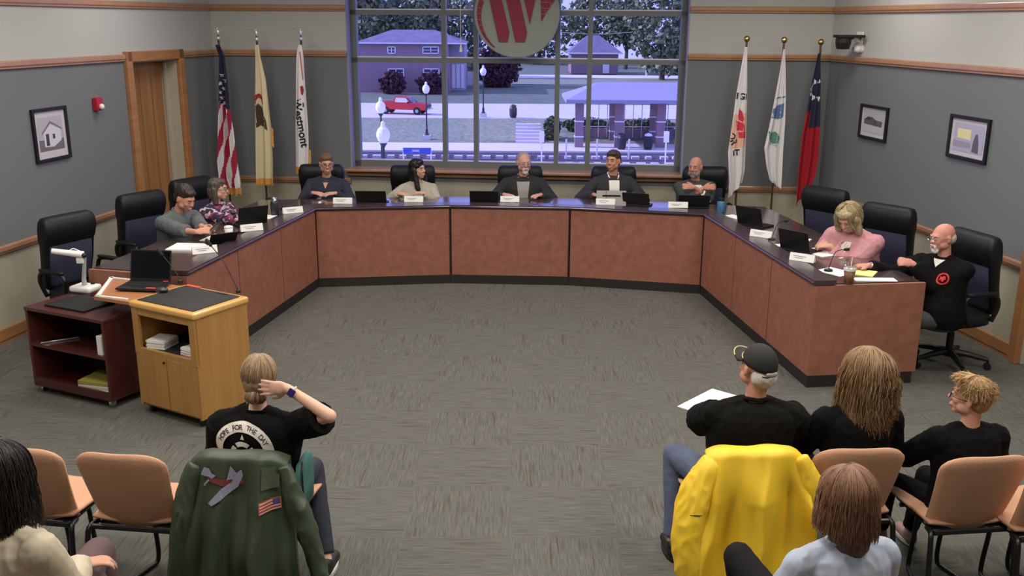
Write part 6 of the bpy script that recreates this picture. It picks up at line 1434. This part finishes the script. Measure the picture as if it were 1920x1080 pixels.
pt_ = Z(582, 905, .5); tb = thing('teal_bag', 'teal rounded bag standing by the hip of the person with the black T-shirt', 'bag', (lo[0] + .225, lo[1] - .02, .494), rz)
obj('bag_body', loft(B(), [(.002, .02, .11, 0, 0), (.1, .024, .12, 0, 0), (.19, .024, .12, 0, 0), (.235, .02, .095, 0, 0), (.245, .012, .06, 0, 0)], 20, pw=.6), mat('teal_fabric', (62, 112, 106), .85), tb, smooth=True); obj('bag_piping', tube(B(), arc([(.024, -.115, .02), (.024, -.12, .16), (.02, -.1, .22), (.012, -.06, .248)], 4), .005, 6), M['black'], tb)
# --- man with cap
lo = seat_of(cY, .0); rz = cY.rotation_euler.z; pa = Z(1330, 775, .74); rh = Z(1515, 799, .70)
p = person('man in black polo shirt and black cap with gold trim, holding a paper', (lo[0] + .04, lo[1]), rz, skin('ruddy3', (206, 148, 124)), lean=0, side=2, head=(24, -6, 0), s=.96, wide=1.12, belly=.04,
    hands=[((rh.x - .01, rh.y - .02, .69), (.8, .5, -.2), (0, 0, 1), (.4, -.6, -1), .5, 0), ((pa.x - .03, pa.y - .06, .76), (.5, .9, 0), (-.4, .2, .9), (-1, -.2, -.6), .6, 1)],
    top=dict(name='polo_shirt', mat=mat('black_polo', (23, 22, 21), .95, spec=.12), sleeve='short', slen=.72, inflate=.026, wr=.006, slv=.012, collar=True), bottom=mat('blue_jeans', (92, 100, 124), .9, var=.6, vscale=20, c2=(76, 84, 108)), vox=.0065, hs=1.04,
    knees=[((.30, .40, .53), (.34, .30, .09)), ((-.28, .42, .56), (-.30, .26, .09))])
face(p, (190, 185, 180)); hair_core(p, [((0, -.06, -.025), (.074, .058, .062))], mat('hair_white_nape', (214, 206, 198), .8, var=.6, vscale=60, c2=(180, 168, 160)), .006, amp=.004)
ck = mat('black_cap', (30, 29, 28), .8); bm = B(); R3 = [(z, .084 * sqrt(max(.003, 1 - ((z - .0) / .105) ** 2)) + .0, .103 * sqrt(max(.003, 1 - (z / .105) ** 2)), 0, -.012) for z in (0, .02, .045, .07, .088, .1, .1045)]
loft(bm, R3, 28, mtx=p.HM @ T((0, 0, .028)) @ RX(.14)); cap = obj('cap', bm, ck, p.t, smooth=True)
bm = B(); vs = []
for j in range(6):
    for i in range(13):
        a = -1.15 + 2.3 * i / 12; r_ = 1 + j / 5 * .85; vs.append(bm.verts.new(p.HM @ T((0, 0, .028)) @ RX(.14) @ Vector((.084 * sin(a) * (1 + .08 * j / 5), -.012 + .098 * cos(a) * r_, .006 - .012 * (sin(a) ** 2) * (j / 5 + .4) - .012 * j / 5))))
for j in range(5):
    for i in range(12): k = j * 13 + i; bm.faces.new((vs[k], vs[k + 1], vs[k + 14], vs[k + 13]))
br = obj('cap_brim', bm, ck, cap, smooth=True); s = br.modifiers.new('t', 'SOLIDIFY'); s.thickness = .005
gl = mat('gold_thread', (226, 204, 130), .5, bump=.6, bscale=200); MB_ = p.HM @ T((0, 0, .028)) @ RX(.14)
obj('gold_trim', tube(B(), [MB_ @ Vector((.084 * sin(a) * 1.07, -.012 + .098 * cos(a) * 1.78, .004 - .012 * sin(a) ** 2 - .009)) for a in [-.85 + i * .085 for i in range(21)]], .0032, 6), gl, br)
obj('gold_trim', tube(B(), [MB_ @ Vector((.0845 * sin(a), -.012 + .1035 * cos(a), .012)) for a in [-1.1 + i * .11 for i in range(21)]], .003, 6), gl, cap)
bm = B(); ell(bm, p.HM @ Vector((0, -.104, .012)), (.034, .012, .017), rot=p.HM.to_3x3().to_4x4() @ RX(-.2)); obj('cap_opening', bm, mat('hair_white_nape', (214, 206, 198), .8), cap, smooth=True)
obj('cap_strap', tube(B(), [p.HM @ Vector((.085 * sin(a), -.016 - .096 * cos(a), -.006)) for a in [-.6 + i * .1 for i in range(13)]], .006, 6, flat=.5), ck, cap)
bm = B(); box(bm, (0, 0, 0), (.216, .28, .004)); o = obj('printed_sheet', bm, M['paper'], loc=(pa.x, pa.y + .02, .80)); o.rotation_euler = (.15, -.1, -.95); tag(o, 'white printed sheet held by the man in the cap', 'paper')
# --- woman with long hair
lo = seat_of(cC, .0); rz = cC.rotation_euler.z
p = person('woman with long light-brown hair in a black top', (lo[0] + .075, lo[1]), rz, skin('fair5', (214, 166, 142)), lean=1, head=(14, 4, 8), s=.91, wide=1.0, female=True, bust=.04,
    hands=[None, ((lo[0] - .12, lo[1] + .32, .68), (.4, .9, 0), (0, 0, 1), (-.8, -.5, -1), .4, 0)],
    top=dict(mat=mat('black_top', (18, 18, 20), .95, spec=.12), sleeve='long', inflate=.024, wr=.006, slv=.01), bottom=mat('black_trousers', (20, 20, 21), .95, spec=.12), vox=.0065, hs=1.05, feet=mat('dark_sneaker', (48, 48, 56), .7))
hb = hairmat('light_brown', (176, 142, 102), (96, 70, 48)); core = mat('hair_core_brown', (120, 92, 66), .6, var=1, vscale=40, stretch=(1, 1, .2), c2=(90, 66, 46))
hair_core(p, [((0, -.02, .048), (.096, .11, .095)), ((0, -.06, -.03), (.1, .08, .13)), ('cap', (0, -.07, -.06), (.01, -.09, -.28), .07, .055), ('cap', (.06, -.06, -.04), (.07, -.09, -.28), .045, .035), ('cap', (-.06, -.06, -.02), (-.075, -.08, -.24), .042, .03)], core, .0065, amp=.008, sc=(26, 26, 7))
add_strands(p, hb, [dict(c=(0, -.024, .03), r=(.110, .126, .12), n=1500, phi=(-2.2, 2.2), th0=(.0, .3), th1=(1.4, 1.9), drop=.31, wave=.02, rad=.0022, jit=.014, inward=-.02), dict(c=(.03, -.05, .02), r=(.118, .122, .115), n=320, phi=(-1, 1), th0=(.1, .5), th1=(1.4, 1.8), drop=.24, wave=.024, rad=.0024, jit=.016)])
face(p, (110, 86, 66))
# --- boy
lo = seat_of(cD, .0); rz = cD.rotation_euler.z
p = person('boy with short blond hair and dark glasses in a black shirt', (lo[0] + .03, lo[1] - .02), rz, skin('fair6', (224, 170, 144)), lean=2, head=(50, -4, -4), s=.85, wide=.98,
    hands=[None, ((lo[0] - .2, lo[1] + .34, .62), (-.2, .9, 0), (0, 0, 1), (-.8, -.5, -1), .4, 0)],
    top=dict(mat=mat('black_shirt_boy', (18, 18, 20), .95, spec=.12), sleeve='long', inflate=.026, wr=.006, slv=.012), bottom=mat('black_trousers', (20, 20, 21), .95, spec=.12), vox=.006, hs=1.18,
    knees=[((.05, .44, .53), (.02, .50, .10)), ((-.22, .42, .53), (-.16, .55, .10))], feet=mat('cream_sneaker', (150, 120, 112), .7))
face(p, (150, 120, 90), mat('dark_red_glasses', (58, 26, 32), .3)); hb = hairmat('blond', (212, 176, 126), (140, 104, 70)); core = mat('hair_core_blond', (166, 128, 88), .7)
hair_core(p, [((0, -.02, .055), (.084, .098, .08)), ((0, -.052, .0), (.078, .066, .08)), ((0, .045, .085), (.058, .045, .034))], core, .006, amp=.004)
add_strands(p, hb, [dict(c=(0, -.02, .03), r=(.082, .096, .098), n=900, phi=(-2.6, 2.6), th0=(.0, 1.2), th1=(.9, 1.7), rad=.0018, jit=.01, lift=.028, seg=6), dict(c=(0, -.02, .03), r=(.08, .094, .096), n=500, phi=(-1.5, 1.5), th0=(1.0, 1.7), th1=(1.6, 2.2), rad=.0016, jit=.005, lift=.008, seg=5), dict(c=(0, -.0, .04), r=(.078, .1, .09), n=260, phi=(2.0, 4.3), th0=(.0, .3), th1=(.8, 1.15), rad=.002, jit=.01, lift=.03, seg=6)])
decal('neck_print', flatpoly([(-.036, -.005), (.036, -.005), (.036, .006), (-.036, .006)]), backM(p, -.0, .49) @ RX(-.6), p.bvh, mat('print_white', (236, 228, 214), .8), p.t, off=.004, cut=.01)
# --- woman in pale denim, nearest
rz = .28; c15 = Z(1574, 955, 1.13); lo = (c15.x + .02, c15.y - .02)
ch = put_ac(lo[0], lo[1], rz, 'orange audience chair of the woman in the pale denim shirt'); W2 = W2Lf(lo, rz, .95); kk = W2 @ Z(1385, 1045, .68); 
p = person('woman with straight brown hair in a pale blue denim shirt, nearest to the camera', lo, rz, skin('fair7', (206, 152, 128)), lean=1, head=(6, 0, 0), s=.95, wide=1.0, female=True, bust=.03,
    top=dict(name='denim_shirt', mat=mat('pale_denim', (182, 190, 206), .85, var=.5, vscale=40, c2=(168, 178, 196)), sleeve='long', inflate=.02, wr=.006, slv=.004, collar=True), bottom=mat('charcoal_trousers', (33, 31, 33), .95, spec=.12), vox=.006, hs=1.04,
    knees=[((.12, .44, .53), (.12, .46, .09)), ((kk.x, kk.y, kk.z), (kk.x + .12, kk.y + .1, .30))])
hb = hairmat('chestnut', (176, 132, 104), (100, 70, 54)); core = mat('hair_core_dark', (100, 74, 58), .55, var=1, vscale=40, stretch=(1, 1, .2), c2=(58, 40, 34))
hair_core(p, [((0, -.02, .045), (.092, .105, .09)), ((0, -.055, -.02), (.098, .08, .12)), ('cap', (0, -.06, -.05), (0, -.065, -.15), .075, .068), ('cap', (.05, -.03, -.02), (.055, -.04, -.13), .036, .03), ('cap', (-.05, -.03, -.02), (-.055, -.04, -.13), .036, .03)], core, .0065, amp=.003, sc=(30, 30, 5))
add_strands(p, hb, [dict(c=(0, -.022, .03), r=(.096, .112, .108), n=1700, phi=(-2.4, 2.4), th0=(.0, .25), th1=(1.4, 1.8), drop=.14, wave=.004, rad=.0019, jit=.007, inward=-.012)])
face(p, (80, 60, 50))
# --- woman in beige blazer, left edge
rz = -.45; c10 = Z(8, 915, 1.18); lo = (c10.x - .02, c10.y - .05)
ch = put_ac(lo[0], lo[1], rz, 'orange audience chair of the woman in the beige blazer'); W2 = W2Lf(lo, rz, 1.0); kk = W2 @ Z(185, 1035, .60); hh = Z(150, 1075, .66)
p = person('woman with dark hair in a beige blazer at the left edge', lo, rz, skin('fair8', (206, 156, 130)), lean=4, head=(-6, 0, 0), s=1.0, wide=1.02, female=True, bust=.03,
    hands=[((hh.x, hh.y, .70), (.8, .5, -.1), (0, 0, 1), (.8, -.6, -.8), .4, 0), None],
    top=dict(name='blazer', mat=mat('beige_blazer', (198, 184, 160), .85), sleeve='long', inflate=.026, wr=.006, slv=.008, collar=True), bottom=mat('mauve_trousers', (98, 78, 78), .9), vox=.006, hs=1.04,
    knees=[((kk.x, kk.y, kk.z), (kk.x + .02, kk.y + .05, .09)), ((-.1, .44, .53), (-.1, .46, .09))])
hb = hairmat('near_black', (48, 38, 34), (20, 16, 16)); core = mat('hair_core_black', (30, 24, 24), .5)
hair_core(p, [((0, -.02, .045), (.092, .105, .09)), ((0, -.055, -.02), (.098, .08, .12)), ('cap', (0, -.07, -.05), (0, -.085, -.24), .092, .08), ('cap', (.06, -.035, -.02), (.065, -.045, -.2), .042, .034), ('cap', (-.06, -.035, -.02), (-.065, -.045, -.2), .042, .034)], core, .0065, amp=.004)
add_strands(p, hb, [dict(c=(0, -.022, .03), r=(.102, .118, .11), n=1200, phi=(-2.4, 2.4), th0=(.01, .25), th1=(1.4, 1.8), drop=.23, wave=.006, rad=.0019, jit=.008, inward=-.01)])
face(p, (50, 40, 36))
